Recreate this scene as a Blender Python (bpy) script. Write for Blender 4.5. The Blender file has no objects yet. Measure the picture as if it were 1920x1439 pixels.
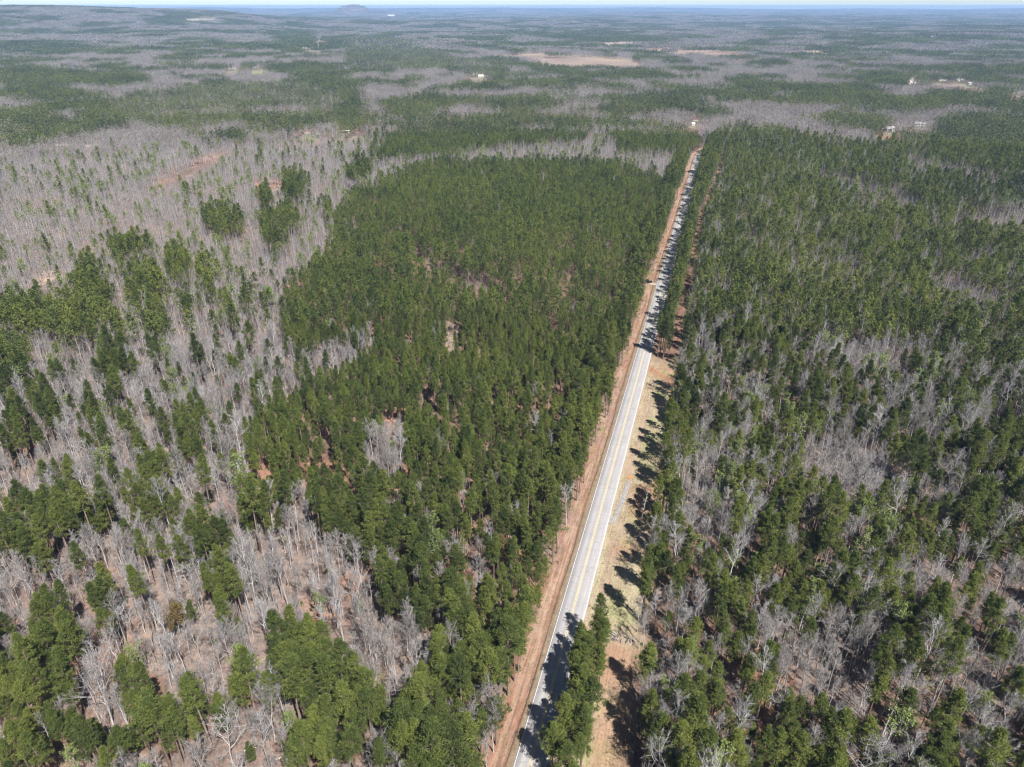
import bpy, math, numpy as np
from mathutils import Vector

# ------------------------------------------------------------------ camera, sky, sun, exposure
SC = bpy.context.scene
CAM_H, FPX, PITCH = 150.0, 1331.0, math.radians(28.0)
cam = bpy.data.cameras.new('camera')
cam.sensor_width = 36.0
cam.lens = 36.0 * FPX / 1920.0
cam.clip_start, cam.clip_end = 0.5, 90000.0
co = bpy.data.objects.new('camera', cam)
co.location = (0, 0, CAM_H)
co.rotation_euler = (math.radians(90) - PITCH, 0, 0)
SC.collection.objects.link(co)
SC.camera = co

SUN_EL = math.radians(54)
SUN_DIR = Vector((math.cos(SUN_EL) * 0.5, -math.cos(SUN_EL) * 0.866, math.sin(SUN_EL)))
w = bpy.data.worlds.new('World'); SC.world = w; w.use_nodes = True
nt = w.node_tree
sky = nt.nodes.new('ShaderNodeTexSky'); sky.sky_type = 'NISHITA'; sky.sun_disc = False
sky.sun_elevation = SUN_EL; sky.sun_rotation = math.atan2(SUN_DIR.x, SUN_DIR.y)
sky.altitude = 250; sky.air_density = 0.5; sky.dust_density = 0.3; sky.ozone_density = 1.0
nt.links.new(sky.outputs[0], nt.nodes['Background'].inputs[0])
nt.nodes['Background'].inputs[1].default_value = 0.07
sl = bpy.data.lights.new('sun', 'SUN'); sl.energy = 4.9; sl.angle = math.radians(0.5); sl.color = (1.0, 0.955, 0.89)
so = bpy.data.objects.new('sun', sl); so.location = (300, -500, 800)
so.rotation_euler = SUN_DIR.to_track_quat('Z', 'Y').to_euler()
SC.collection.objects.link(so)
SC.view_settings.view_transform = 'Standard'; SC.view_settings.look = 'None'
SC.view_settings.gamma = 1.0; SC.view_settings.exposure = 1.08; SC.view_settings.use_curve_mapping = False
SC.render.engine = 'CYCLES'
SC.cycles.use_denoising = True; SC.cycles.denoiser = 'OPENIMAGEDENOISE'; SC.cycles.denoising_input_passes = 'RGB_ALBEDO_NORMAL'; SC.cycles.denoising_prefilter = 'FAST'
SC.cycles.max_bounces = 5; SC.cycles.diffuse_bounces = 3; SC.cycles.transparent_max_bounces = 4
SC.cycles.volume_bounces = 0
SC.cycles.pixel_filter_type = 'BLACKMAN_HARRIS'; SC.cycles.filter_width = 1.2

rng = np.random.default_rng(11)
COL = SC.collection

# ------------------------------------------------------------------ helpers
def unp(x, y, z=0.0):
    c, s = math.cos(PITCH), math.sin(PITCH)
    u = (x - 960) / FPX; v = (719.5 - y) / FPX
    d = (u, c + v * s, -s + v * c); t = (CAM_H - z) / -d[2]
    return d[0] * t, d[1] * t

def proj(X, Y, Z):
    c, s = math.cos(PITCH), math.sin(PITCH)
    dz = Z - CAM_H; f = Y * c - dz * s; u = Y * s + dz * c
    f = np.maximum(f, 1.0)
    return 960 + FPX * X / f, 719.5 - FPX * u / f

_perm = np.random.default_rng(5).random((256, 256))
def vnoise(x, y, sc, seed=0):
    x = np.asarray(x, float) / sc + seed * 17.31; y = np.asarray(y, float) / sc + seed * 7.77
    xi = np.floor(x).astype(int); yi = np.floor(y).astype(int)
    fx = x - xi; fy = y - yi
    fx = fx * fx * (3 - 2 * fx); fy = fy * fy * (3 - 2 * fy)
    g = lambda a, b: _perm[a & 255, b & 255]
    return (g(xi, yi) * (1 - fx) + g(xi + 1, yi) * fx) * (1 - fy) + (g(xi, yi + 1) * (1 - fx) + g(xi + 1, yi + 1) * fx) * fy

def fbm(x, y, sc, seed=0, o=3):
    v = 0; a = 0.5; t = 0
    for i in range(o):
        v = v + a * vnoise(x, y, sc / 2 ** i, seed + i * 3); t += a; a *= 0.5
    return v / t

def sstep(a, b, x):
    t = np.clip((np.asarray(x, float) - a) / (b - a), 0, 1); return t * t * (3 - 2 * t)

# road frame
P0 = np.array([19.9, 155.6]); _sl = 0.2835
AX = np.array([_sl, 1.0]); AX /= np.linalg.norm(AX)
NX = np.array([AX[1], -AX[0]])
def road_tl(X, Y):
    dx = X - P0[0]; dy = Y - P0[1]
    t = dx * AX[0] + dy * AX[1]
    return t, dx * NX[0] + dy * NX[1] - bend(t)
def bend(t): return np.maximum(np.asarray(t, float) - 690, 0) ** 2 / 420
def road_xy(t, l):
    l = l + bend(t)
    return P0[0] + AX[0] * t + NX[0] * l, P0[1] + AX[1] * t + NX[1] * l

def terr(X, Y):
    X = np.asarray(X, float); Y = np.asarray(Y, float)
    d = np.hypot(X, Y)
    near = sstep(250, 900, d) * (fbm(X, Y, 420, 2, 2) - 0.5) * 16
    t, l = road_tl(X, Y)
    near = near * sstep(15, 120, np.abs(l))
    far = sstep(1200, 3500, d) * (fbm(X, Y, 1500, 8, 3) - 0.52) * 62
    far = far + sstep(5000, 14000, d) * (fbm(X, Y, 5200, 4, 3) - 0.55) * 60
    ang = np.arctan2(X, Y)
    up = sstep(-0.20, -0.42, ang) * 108 + sstep(-0.40, -0.56, ang) * 24
    ridge = sstep(4600, 7000, d) * (1 - sstep(7800, 11500, d)) * up * (0.93 + 0.14 * fbm(X, Y, 900, 9, 2))
    far = far * (1 - 0.8 * np.clip(ridge / 150, 0, 1))
    mx, my = -300 / FPX * 14000 * 0.883, 14000
    hill = 112 * np.exp(-(((X - mx) / 240) ** 2 + ((Y - my) / 700) ** 2)) + 45 * np.exp(-(((X - mx - 300) / 900) ** 2 + ((Y - my) / 1000) ** 2))
    far = np.minimum(far, 60) + sstep(15000, 24000, d) * 72
    return near + far + ridge + hill

# ------------------------------------------------------------------ mesh / material helpers
def new_mesh(name, v, f, mats=(), matidx=None, attrs=None, smooth=False):
    me = bpy.data.meshes.new(name)
    v = np.asarray(v, np.float32)
    me.from_pydata(v.tolist() if not len(f) else [], [], []) if False else None
    if isinstance(f, np.ndarray):
        n, k = f.shape
        me.vertices.add(len(v)); me.vertices.foreach_set('co', v.ravel())
        me.loops.add(n * k); me.loops.foreach_set('vertex_index', f.ravel().astype(np.int32))
        me.polygons.add(n)
        me.polygons.foreach_set('loop_start', np.arange(0, n * k, k, dtype=np.int32))
        me.polygons.foreach_set('loop_total', np.full(n, k, np.int32))
    else:
        me.from_pydata(v.tolist(), [], f)
    for m in mats: me.materials.append(m)
    if matidx is not None: me.polygons.foreach_set('material_index', np.asarray(matidx, np.int32))
    if attrs:
        for nme, (kind, arr) in attrs.items():
            a = me.attributes.new(nme, kind, 'POINT')
            a.data.foreach_set('color' if kind == 'FLOAT_COLOR' else ('vector' if kind == 'FLOAT_VECTOR' else 'value'), np.asarray(arr).ravel())
    if smooth: me.polygons.foreach_set('use_smooth', np.ones(len(me.polygons), bool))
    me.update(calc_edges=True)
    return me

def link(name, me, parent=None):
    o = bpy.data.objects.new(name, me); COL.objects.link(o)
    if parent is not None: o.parent = parent
    return o

def tag(o, label=None, cat=None, group=None, kind=None):
    if label: o['label'] = label
    if cat: o['category'] = cat
    if group: o['group'] = group
    if kind: o['kind'] = kind
    return o

class NB:
    def __init__(self, name):
        self.m = bpy.data.materials.new(name); self.m.use_nodes = True
        self.t = self.m.node_tree; self.n = self.t.nodes; self.n.clear()
        self.out = self.n.new('ShaderNodeOutputMaterial')
    def new(self, typ, **kw):
        x = self.n.new(typ)
        for k, v in kw.items(): setattr(x, k, v)
        return x
    def l(self, a, b): self.t.links.new(a, b)
    def noise(self, scale, detail=3, rough=0.6, vec=None):
        x = self.new('ShaderNodeTexNoise'); x.inputs['Scale'].default_value = scale
        x.inputs['Detail'].default_value = detail; x.inputs['Roughness'].default_value = rough
        if vec is not None: self.l(vec, x.inputs['Vector'])
        return x.outputs['Fac']
    def pos(self): return self.new('ShaderNodeNewGeometry').outputs['Position']
    def attr(self, nme, out='Fac'):
        a = self.new('ShaderNodeAttribute'); a.attribute_name = nme; return a.outputs[out]
    def ramp(self, fac, stops):
        r = self.new('ShaderNodeValToRGB'); e = r.color_ramp.elements
        e[0].position, e[0].color = stops[0][0], (*stops[0][1], 1)
        e[1].position, e[1].color = stops[-1][0], (*stops[-1][1], 1)
        for p, c in stops[1:-1]:
            q = e.new(p); q.color = (*c, 1)
        self.l(fac, r.inputs[0]); return r.outputs[0]
    def mix(self, fac, a, b, blend='MIX'):
        x = self.new('ShaderNodeMix', data_type='RGBA', blend_type=blend)
        for sock, val in ((x.inputs[0], fac), (x.inputs[6], a), (x.inputs[7], b)):
            if isinstance(val, (int, float)): sock.default_value = val
            elif isinstance(val, tuple): sock.default_value = (*val, 1)
            else: self.l(val, sock)
        return x.outputs[2]
    def math(self, op, a, b=0.0):
        x = self.new('ShaderNodeMath', operation=op)
        for i, v in enumerate((a, b)):
            if isinstance(v, (int, float)): x.inputs[i].default_value = v
            else: self.l(v, x.inputs[i])
        return x.outputs[0]
    def princ(self, col, rough=0.9, spec=0.2, bump=None, bstr=0.3, bdist=0.1, trans=None, metallic=0.0):
        p = self.new('ShaderNodeBsdfPrincipled')
        if isinstance(col, tuple): p.inputs['Base Color'].default_value = (*col, 1)
        else: self.l(col, p.inputs['Base Color'])
        p.inputs['Roughness'].default_value = rough
        p.inputs['Specular IOR Level'].default_value = spec
        p.inputs['Metallic'].default_value = metallic
        if bump is not None:
            b = self.new('ShaderNodeBump'); b.inputs['Strength'].default_value = bstr; b.inputs['Distance'].default_value = bdist
            self.l(bump, b.inputs['Height']); self.l(b.outputs[0], p.inputs['Normal'])
        res = p.outputs[0]
        if trans is not None:
            tr = self.new('ShaderNodeBsdfTranslucent')
            if isinstance(col, tuple): tr.inputs[0].default_value = (*col, 1)
            else: self.l(col, tr.inputs[0])
            mx = self.new('ShaderNodeMixShader'); mx.inputs[0].default_value = trans
            self.l(res, mx.inputs[1]); self.l(tr.outputs[0], mx.inputs[2]); res = mx.outputs[0]
        self.l(res, self.out.inputs['Surface'])
        return self.m

def foliage(name, dark, mid, light, trans=0.22):
    b = NB(name)
    tone = b.attr('tone')
    rnd = b.new('ShaderNodeObjectInfo').outputs['Random']
    big = b.noise(0.006, 2, 0.5, b.pos())
    v = b.math('ADD', b.math('MULTIPLY', tone, 0.55), b.math('MULTIPLY', rnd, 0.5))
    v = b.math('ADD', v, b.math('MULTIPLY', b.math('SUBTRACT', big, 0.5), 0.9))
    v = b.math('ADD', v, b.math('MULTIPLY', b.math('SUBTRACT', b.noise(0.035, 2, 0.5, b.pos()), 0.5), 0.7))
    c = b.ramp(v, [(0.12, dark), (0.5, mid), (0.95, light)])
    return b.princ(c, 0.62, 0.22, trans=trans)

def bark(name, a, c, scale=1.2):
    b = NB(name)
    rnd = b.new('ShaderNodeObjectInfo').outputs['Random']
    n = b.noise(scale, 3, 0.6, b.pos())
    v = b.math('ADD', b.math('MULTIPLY', n, 0.6), b.math('MULTIPLY', rnd, 0.4))
    return b.princ(b.ramp(v, [(0.2, a), (0.75, c)]), 0.9, 0.15)

def plain(name, col, rough=0.8, spec=0.3, metallic=0.0, var=0.12, scale=2.0):
    b = NB(name)
    n = b.noise(scale, 3, 0.6, b.pos())
    lo = tuple(x * (1 - var) for x in col); hi = tuple(min(1, x * (1 + var)) for x in col)
    return b.princ(b.ramp(n, [(0.3, lo), (0.7, hi)]), rough, spec, metallic=metallic)

M = {}
M['pine'] = foliage('pine_needles', (0.052, 0.072, 0.024), (0.114, 0.146, 0.037), (0.205, 0.232, 0.054), 0.4)
M['pine_young'] = foliage('young_pine_needles', (0.050, 0.073, 0.023), (0.112, 0.149, 0.035), (0.200, 0.234, 0.050), 0.4)
M['pine_far_shaded'] = foliage('shaded_far_pine_needles', (0.044, 0.061, 0.024), (0.088, 0.112, 0.036), (0.145, 0.170, 0.048), 0.32)  # distant patches: missing crown self-shadow put into a darker needle colour
M['bud'] = foliage('spring_leaves', (0.13, 0.17, 0.05), (0.18, 0.23, 0.07), (0.26, 0.31, 0.10), 0.3)
M['lime'] = foliage('lime_leaves', (0.15, 0.25, 0.03), (0.20, 0.32, 0.05), (0.27, 0.38, 0.07), 0.3)
M['red'] = foliage('red_buds', (0.20, 0.06, 0.035), (0.26, 0.09, 0.05), (0.34, 0.15, 0.08), 0.2)
M['brown'] = foliage('brown_leaves', (0.10, 0.075, 0.03), (0.15, 0.11, 0.045), (0.19, 0.15, 0.06), 0.2)
M['pine_bark'] = bark('pine_bark', (0.12, 0.085, 0.065), (0.26, 0.20, 0.165))
M['bark'] = bark('pale_bark', (0.20, 0.188, 0.184), (0.54, 0.525, 0.52))
M['twig'] = bark('twig_bark', (0.138, 0.126, 0.122), (0.262, 0.246, 0.240), 0.3)
M['brush'] = bark('brush_twigs', (0.15, 0.115, 0.105), (0.26, 0.22, 0.205), 0.4)

# ------------------------------------------------------------------ ground zones, surveyed from the photograph
OPEN, PLANT, CLUMP, MIXED, HARD, HARDP, HALF, BRUSH, FARMIX, BUDZ = range(10)
POLY = [  # (zone, outline in survey pixels at canopy height)
 (HARD, [(0,240),(700,240),(690,345),(620,420),(560,520),(300,460),(200,470),(0,560)]),
 (PLANT, [(700,345),(760,312),(830,300),(960,300),(1160,302),(1235,330),(1275,370),(1262,420),(1235,500),(1205,570),(1170,660),(1140,750),(1115,830),(1085,890),(1000,915),(870,915),(740,915),(600,940),(505,940),(450,930),(462,860),(470,800),(495,765),(560,735),(600,700),(690,665),(706,640),(660,625),(600,645),(525,640),(546,580),(525,521),(584,493),(610,458),(626,406),(661,354)]),
 (HARD, [(708,790),(758,775),(745,850),(728,905),(668,900),(678,850)]),
 (HARD, [(700,300),(830,290),(970,268),(1100,258),(1110,215),(1140,215),(1130,240),(1160,277),(1300,285),(1295,330),(1275,368),(1235,325),(1160,300),(960,298),(830,298),(760,310),(690,345)]),
 (PLANT, [(700,297),(735,240),(760,215),(860,212),(1105,213),(1100,258),(970,266),(830,288)]),
 (PLANT, [(1130,238),(1290,215),(1330,283),(1160,275)]),
 (PLANT, [(830,162),(870,160),(905,165),(960,174),(1000,182),(1060,160),(1100,155),(1150,170),(1290,177),(1290,215),(1105,213),(900,213),(760,215),(700,205),(720,190),(790,178)]),
 (HARD, [(820,205),(880,200),(905,210),(880,222),(790,222)]),
 (CLUMP, [(640,165),(675,170),(690,200),(685,240),(640,245),(625,215)]),
 (HALF, [(655,70),(760,75),(800,90),(860,110),(1000,115),(1160,125),(1160,140),(1040,140),(980,150),(900,140),(850,130),(700,135),(640,130)]),
 (PLANT, [(855,58),(1000,55),(1100,52),(1260,65),(1280,75),(1240,80),(1000,78),(880,70)]),
 (PLANT, [(900,122),(1000,120),(1160,126),(1150,137),(1000,138),(910,135)]),
 (PLANT, [(0,68),(60,75),(130,78),(180,88),(190,78),(280,85),(350,78),(380,85),(370,95),(290,95),(200,92),(130,105),(0,98)]),
 (HARD, [(0,45),(200,55),(330,60),(500,62),(500,70),(350,76),(190,76),(0,66)]),
 (HARD, [(0,100),(130,107),(290,97),(400,96),(420,115),(300,128),(0,126)]),
 (CLUMP, [(0,130),(60,128),(140,135),(200,140),(260,137),(290,155),(220,165),(110,160),(0,165)]),
 (HALF, [(220,190),(260,175),(330,170),(430,155),(560,160),(640,172),(640,195),(560,240),(450,215),(380,220),(240,225),(215,205)]),
 (PLANT, [(430,205),(480,195),(570,200),(570,235),(470,240)]),
 (CLUMP, [(20,165),(100,165),(190,175),(180,190),(40,190)]),
 (CLUMP, [(0,210),(85,208),(80,225),(0,245)]),
 (CLUMP, [(150,215),(240,212),(245,235),(155,240)]),
 (CLUMP, [(500,60),(590,58),(590,80),(520,85)]), (CLUMP, [(600,72),(650,70),(650,95),(610,95)]),
 (CLUMP, [(500,125),(560,118),(640,122),(640,135),(520,142)]),
 (HARD, [(1330,88),(1560,92),(1720,118),(1700,150),(1600,155),(1300,150),(1160,142),(1180,128),(1300,118)]),
 (PLANT, [(1340,160),(1400,157),(1500,158),(1620,165),(1720,172),(1720,200),(1640,205),(1500,195),(1340,190)]),
 (HARD, [(1290,150),(1420,150),(1340,175),(1290,178)]),
 (HARD, [(1470,205),(1560,205),(1720,205),(1740,215),(1700,245),(1600,235),(1480,225)]),
 (CLUMP, [(1700,190),(1760,170),(1920,180),(2000,200),(1920,215),(1800,200),(1730,205)]),
 (CLUMP, [(1750,225),(1830,215),(1960,220),(1960,300),(1800,300),(1740,285)]),
 (CLUMP, [(1610,140),(1660,133),(1710,145),(1705,165),(1640,160)]),
 (CLUMP, [(1720,128),(1800,122),(1960,125),(1960,148),(1780,140)]),
 (PLANT, [(1420,50),(1570,60),(1570,80),(1440,68)]), (PLANT, [(1560,75),(1680,75),(1690,82),(1590,82)]),
 (PLANT, [(1820,95),(1940,90),(1940,115),(1840,110)]),
 (HALF, [(1275,640),(1340,630),(1440,650),(1500,690),(1460,740),(1400,770),(1330,740),(1280,700)]),
 (HARD, [(1540,640),(1720,650),(1700,690),(1600,700),(1540,680)]),
 (HARD, [(1480,850),(1560,810),(1640,840),(1690,900),(1680,950),(1600,945),(1510,920)]),
 (HARD, [(1280,885),(1330,870),(1360,940),(1345,1020),(1285,1000)]),
 (HARD, [(1800,390),(2000,395),(2000,450),(1880,445),(1800,420)]),
 (HARD, [(1520,320),(1570,330),(1720,370),(1720,400),(1640,390),(1540,345)]),
 (HARD, [(1690,290),(1760,300),(1880,330),(1880,345),(1790,335),(1700,320)]),
 (HARD, [(1740,520),(1780,515),(1900,560),(1900,600),(1820,590),(1750,555)]),
 (HARD, [(1470,1180),(1560,1140),(1620,1180),(1660,1290),(1600,1350),(1500,1330)]),
 (HARD, [(1760,1240),(1880,1240),(1900,1320),(1800,1340)]),
 (HARD, [(1400,1140),(1520,1150),(1540,1220),(1440,1230)]),
 (HARD, [(1700,1030),(1800,1050),(1790,1110),(1700,1090)]),
 (HARD, [(1850,1050),(1990,1040),(1990,1180),(1870,1150)]),
 (HARD, [(1215,1190),(1255,1190),(1262,1310),(1215,1310)]),
 (HARD, [(1330,1240),(1400,1250),(1400,1330),(1340,1340)]),
 (HALF, [(1250,640),(1300,560),(1320,590),(1290,700)]),
 (HARD, [(450,1030),(560,1000),(700,1040),(800,1170),(800,1280),(700,1290),(640,1230),(520,1250),(450,1180)]),
]
ELL = [  # clumps of pines among the hardwoods (centre, half sizes)
 (165,560,42,62),(55,600,55,42),(150,605,60,38),(25,690,32,50),(278,530,30,28),(248,560,12,22),(303,585,10,16),(358,584,12,13),(288,625,17,15),(228,615,12,16),(215,690,30,38),(210,735,12,16),(168,775,14,26),(85,770,26,42),(32,825,35,50),(268,830,20,16),(355,815,32,34),(350,860,22,22),(295,885,27,27),(285,940,38,40),(125,965,28,36),(55,970,38,32),(188,975,28,26),(380,680,10,22),(165,840,22,14),
 (418,418,44,20),(240,465,50,14),(335,500,26,32),(390,530,10,20),(497,372,14,14),(550,350,28,20),(612,391,10,10),(497,415,20,16),(542,413,24,18),(515,458,27,16),(681,320,13,14),(657,333,7,8),(300,655,9,16),(440,600,10,16),(460,560,9,14),
 (55,1030,60,28),(105,1230,45,95),(45,1310,50,50),(190,1130,26,45),(400,1100,22,20),(432,1145,30,24),(275,1295,40,45),(370,1335,42,42),(290,1380,65,40),(452,1290,22,35),(570,1235,45,50),(490,1300,24,35),(640,1330,80,50),(600,1400,90,40),(760,1110,35,55),(830,1100,48,65),(800,1060,40,40),(880,1180,60,95),(850,1270,55,55),(905,1330,45,95),(780,1365,50,60),(830,1400,65,45),
 (630,965,32,45),(690,965,42,75),(770,990,48,55),(850,960,55,50),(930,955,50,50),(1000,960,45,75),(980,1060,38,45),(935,1040,28,35),(400,1010,30,36),(480,960,30,28),(55,1400,60,40),(170,1400,45,30),
 (-60,620,70,60),(-80,900,80,80),(-70,1250,70,120),
]
OPENS = [  # (zone, outline, soil colour) clearings, fields, lawns, tracks
 (OPEN, [(915,93),(1010,95),(1080,101),(1180,106),(1245,124),(1150,128),(1060,127),(980,121)], (0.235,0.185,0.15)),
 (OPEN, [(1205,89),(1280,84),(1335,89),(1410,103),(1455,116),(1380,117),(1300,111),(1210,104)], (0.245,0.185,0.15)),
 (OPEN, [(1130,80),(1190,76),(1188,82),(1140,86)], (0.40,0.33,0.27)),
 (OPEN, [(1385,90),(1545,96),(1552,102),(1390,96)], (0.38,0.30,0.24)),
 (BRUSH, [(300,316),(352,298),(385,288),(420,274),(432,284),(400,308),(364,326),(330,342),(285,356),(256,352)], (0.22,0.145,0.115)),
 (OPEN, [(356,303),(385,290),(416,276),(422,282),(394,301),(364,314)], (0.25,0.145,0.105)),
 (OPEN, [(474,335),(505,332),(537,336),(532,350),(495,355),(478,351)], (0.26,0.145,0.105)),
 (OPEN, [(40,524),(100,504),(125,500),(112,520),(60,540)], (0.30,0.21,0.16)),
 (OPEN, [(154,456),(174,453),(176,480),(158,484)], (0.32,0.20,0.14)),
 (BRUSH, [(772,456),(815,474),(850,496),(930,512),(934,540),(885,542),(840,522),(795,496),(774,472)], (0.15,0.105,0.08)),
 (BRUSH, [(834,603),(858,598),(862,640),(850,665),(832,655)], (0.20,0.15,0.125)),
 (BRUSH, [(716,768),(728,755),(770,748),(768,768),(745,790),(722,800)], (0.28,0.16,0.115)),
 (OPEN, [(1705,145),(1716,143),(1738,166),(1728,168),(1716,156),(1698,170),(1690,170)], (0.62,0.57,0.50)),
 (OPEN, [(1708,283),(1728,284),(1731,292),(1715,292)], (0.16,0.30,0.08)),
 (OPEN, [(100,270),(185,271),(185,275),(100,274)], (0.55,0.50,0.44)),
 (OPEN, [(470,132),(500,131),(500,142),(470,144)], (0.20,0.22,0.12)),
 (OPEN, [(340,35),(400,33),(405,38),(345,40)], (0.40,0.38,0.32)),
]
# (survey pixel of the building's foot, half width of the open yard in px, yard depth in px)
YARDS = [(583,250,16,15),(648,249,16,10),(889,140,10,8),(902,144,10,8),(1303,226,5,8),(1299,234,5,7),(1667,246,8,10),(1722,236,9,8),(1765,151,10,8),(1798,152,11,8),(1818,159,7,7),(1836,161,8,7),(1913,173,10,10),(435,129,9,8),(481,128,9,8),(573,93,6,5),(586,92,6,5),(601,74,6,5),(387,34,18,3),(734,30,7,3),(1744,70,4,4),(1855,119,6,6),(598,97,3,4)]

def in_poly(px, py, poly):
    r = np.zeros(px.shape, bool); n = len(poly)
    for i in range(n):
        x1, y1 = poly[i]; x2, y2 = poly[(i + 1) % n]
        if y1 == y2: continue
        c = (py < y1) != (py < y2)
        r ^= c & (px < (x2 - x1) * (py - y1) / (y2 - y1) + x1)
    return r

def zone_of(X, Y, hz=11.0, warp=True):
    Z = terr(X, Y) + hz
    px, py = proj(X, Y, Z)
    d = np.hypot(X, Y)
    t, l = road_tl(X, Y)
    if warp:
        k = np.minimum(16, 6000 / d)
        px = px + (fbm(X, Y, 14, 21, 2) - 0.5) * 2.2 * k
        py = py + (fbm(X, Y, 14, 27, 2) - 0.5) * 1.5 * k
    z = np.where(l < 0, HARDP, MIXED)
    z = np.where(py < 165, FARMIX, z)
    z = np.where((py < 240) & (l < 0), FARMIX, z)
    for code, poly in POLY: z[in_poly(px, py, poly)] = code
    left = (l < -7) & (py > 300)
    fringe = vnoise(X * 1.0, Y * 1.0, 3.1, 61)
    for cx, cy, rx, ry in ELL:
        z[(((px - cx) / rx) ** 2 + ((py - cy) / ry) ** 2 < np.where(py > 950, 1.3, 1.0) - .5 * fringe) & left] = CLUMP
    fedge = fbm(X, Y, 160, 97, 3)
    for code, poly, _ in OPENS: z[in_poly(px, py, poly) & ((d < 1500) | (fedge > .40))] = code
    for x, y, hw, dp in YARDS:
        z[(np.abs(px - x) < hw) & (py > y - 3) & (py < y + dp)] = OPEN
    # the road corridor, in road coordinates
    jl = (fbm(X, Y, 9, 31, 2) - 0.5) * 4.0
    near = t < 712
    z[near & (l > -20) & (l < -7) & (t < 640) & (t > -140)] = CLUMP
    z[near & (l > -8.6 + jl) & (l < 4.6)] = OPEN
    z[(t >= 712) & (t < 870) & (np.abs(l) < 5)] = OPEN
    low = near & (t < -25) & (l >= 4.6)
    z[low & (l < 21.8 + jl * 0.5)] = OPEN
    z[low & (l > 5.4) & (l < 11.2)] = CLUMP
    mid = near & (t >= -25) & (t < 150) & (l >= 4.6)
    z[mid & (l < 17.6 + jl * 0.7)] = OPEN
    hi = near & (t >= 150) & (l >= 4.6)
    trk = 12.0 + 13 * sstep(330, 720, t)
    z[hi & (l < 12)] = CLUMP
    z[hi & (l < 6.0)] = OPEN
    z[hi & (l >= trk) & (l < trk + 5.4)] = OPEN
    z[hi & (l >= 12) & (l < trk)] = CLUMP
    z[hi & (t < 158)] = np.where(l[hi & (t < 158)] < 17, OPEN, z[hi & (t < 158)])
    # pull-off with the parked car
    z[(t > 250) & (t < 282) & (l > -17 + np.abs(t - 266) * 0.35) & (l < 0)] = OPEN
    return z, px, py, t, l

# probability tables: keep, pine, bare (rest budding)
KEEP = np.array([0, .82, .80, .72, .84, .80, .62, 0, .55, .6])
PPINE = np.array([0, .985, .91, .52, .008, .085, .38, 0, .40, .1])
PBARE = np.array([0, .015, .075, .41, .96, .90, .58, 0, .55, .4])

# ------------------------------------------------------------------ tree prototypes
class Geo:
    def __init__(self): self.v = []; self.f = []; self.m = []; self.tone = []; self.n = 0
    def add(self, v, f, m, tone=0.5):
        v = np.asarray(v, float); f = np.asarray(f, int) + self.n
        self.v.append(v); self.f.append(f); self.m.append(np.full(len(f), m))
        self.tone.append(np.broadcast_to(np.asarray(tone, float), (len(v),)).copy()); self.n += len(v)
    def tube(self, pts, rad, sides, m):
        pts = np.asarray(pts, float); k = len(pts)
        d = np.gradient(pts, axis=0); d /= np.linalg.norm(d, axis=1)[:, None] + 1e-9
        ref = np.where(np.abs(d[:, 2:3]) > 0.9, np.array([[1., 0, 0]]), np.array([[0., 0, 1]]))
        a = np.cross(d, ref); a /= np.linalg.norm(a, axis=1)[:, None] + 1e-9
        b = np.cross(d, a)
        th = np.arange(sides) * 2 * np.pi / sides
        ring = pts[:, None] + np.asarray(rad)[:, None, None] * (np.cos(th)[None, :, None] * a[:, None] + np.sin(th)[None, :, None] * b[:, None])
        f = []
        for i in range(k - 1):
            for j in range(sides):
                j2 = (j + 1) % sides
                q = (i * sides + j, i * sides + j2, (i + 1) * sides + j2, (i + 1) * sides + j)
                f += [(q[0], q[1], q[2]), (q[0], q[2], q[3])]
        self.add(ring.reshape(-1, 3), f, m)
    def kites(self, c, d, L, W, m, tone, r):
        n = len(c)
        rv = r.normal(size=(n, 3)); s = np.cross(d, rv); s /= np.linalg.norm(s, axis=1)[:, None] + 1e-9
        L = np.broadcast_to(L, (n,))[:, None]; W = np.broadcast_to(W, (n,))[:, None]
        mid = c + d * L * 0.45
        v = np.stack([c, mid + s * W, c + d * L, mid - s * W], 1).reshape(-1, 3)
        i = np.arange(n)[:, None] * 4
        f = np.concatenate([i + [[0, 1, 2]], i + [[0, 2, 3]]])
        self.add(v, f, m, np.repeat(tone, 4))
    def tris(self, c, d, L, W, m, tone, r):
        n = len(c)
        rv = r.normal(size=(n, 3)); s = np.cross(d, rv); s /= np.linalg.norm(s, axis=1)[:, None] + 1e-9
        L = np.broadcast_to(L, (n,))[:, None]; W = np.broadcast_to(W, (n,))[:, None]
        v = np.stack([c + s * W, c - s * W, c + d * L], 1).reshape(-1, 3)
        f = np.arange(n)[:, None] * 3 + [[0, 1, 2]]
        self.add(v, f, m, np.repeat(tone, 3))
    def mesh(self, name, mats, split=None):
        v = np.concatenate(self.v); f = np.concatenate(self.f); m = np.concatenate(self.m); tn = np.concatenate(self.tone)
        if split is not None:
            sel = np.isin(m, split); f = f[sel]; m = m[sel]
            used, inv = np.unique(f, return_inverse=True); v = v[used]; tn = tn[used]; f = inv.reshape(-1, 3)
            remap = {s: i for i, s in enumerate(split)}; m = np.array([remap[x] for x in m]); mats = [mats[s] for s in split]
        return new_mesh(name, v, f, mats, m, {'tone': ('FLOAT', tn.astype(np.float32))})

def unit(v): return v / (np.linalg.norm(v, axis=-1, keepdims=True) + 1e-9)

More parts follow.
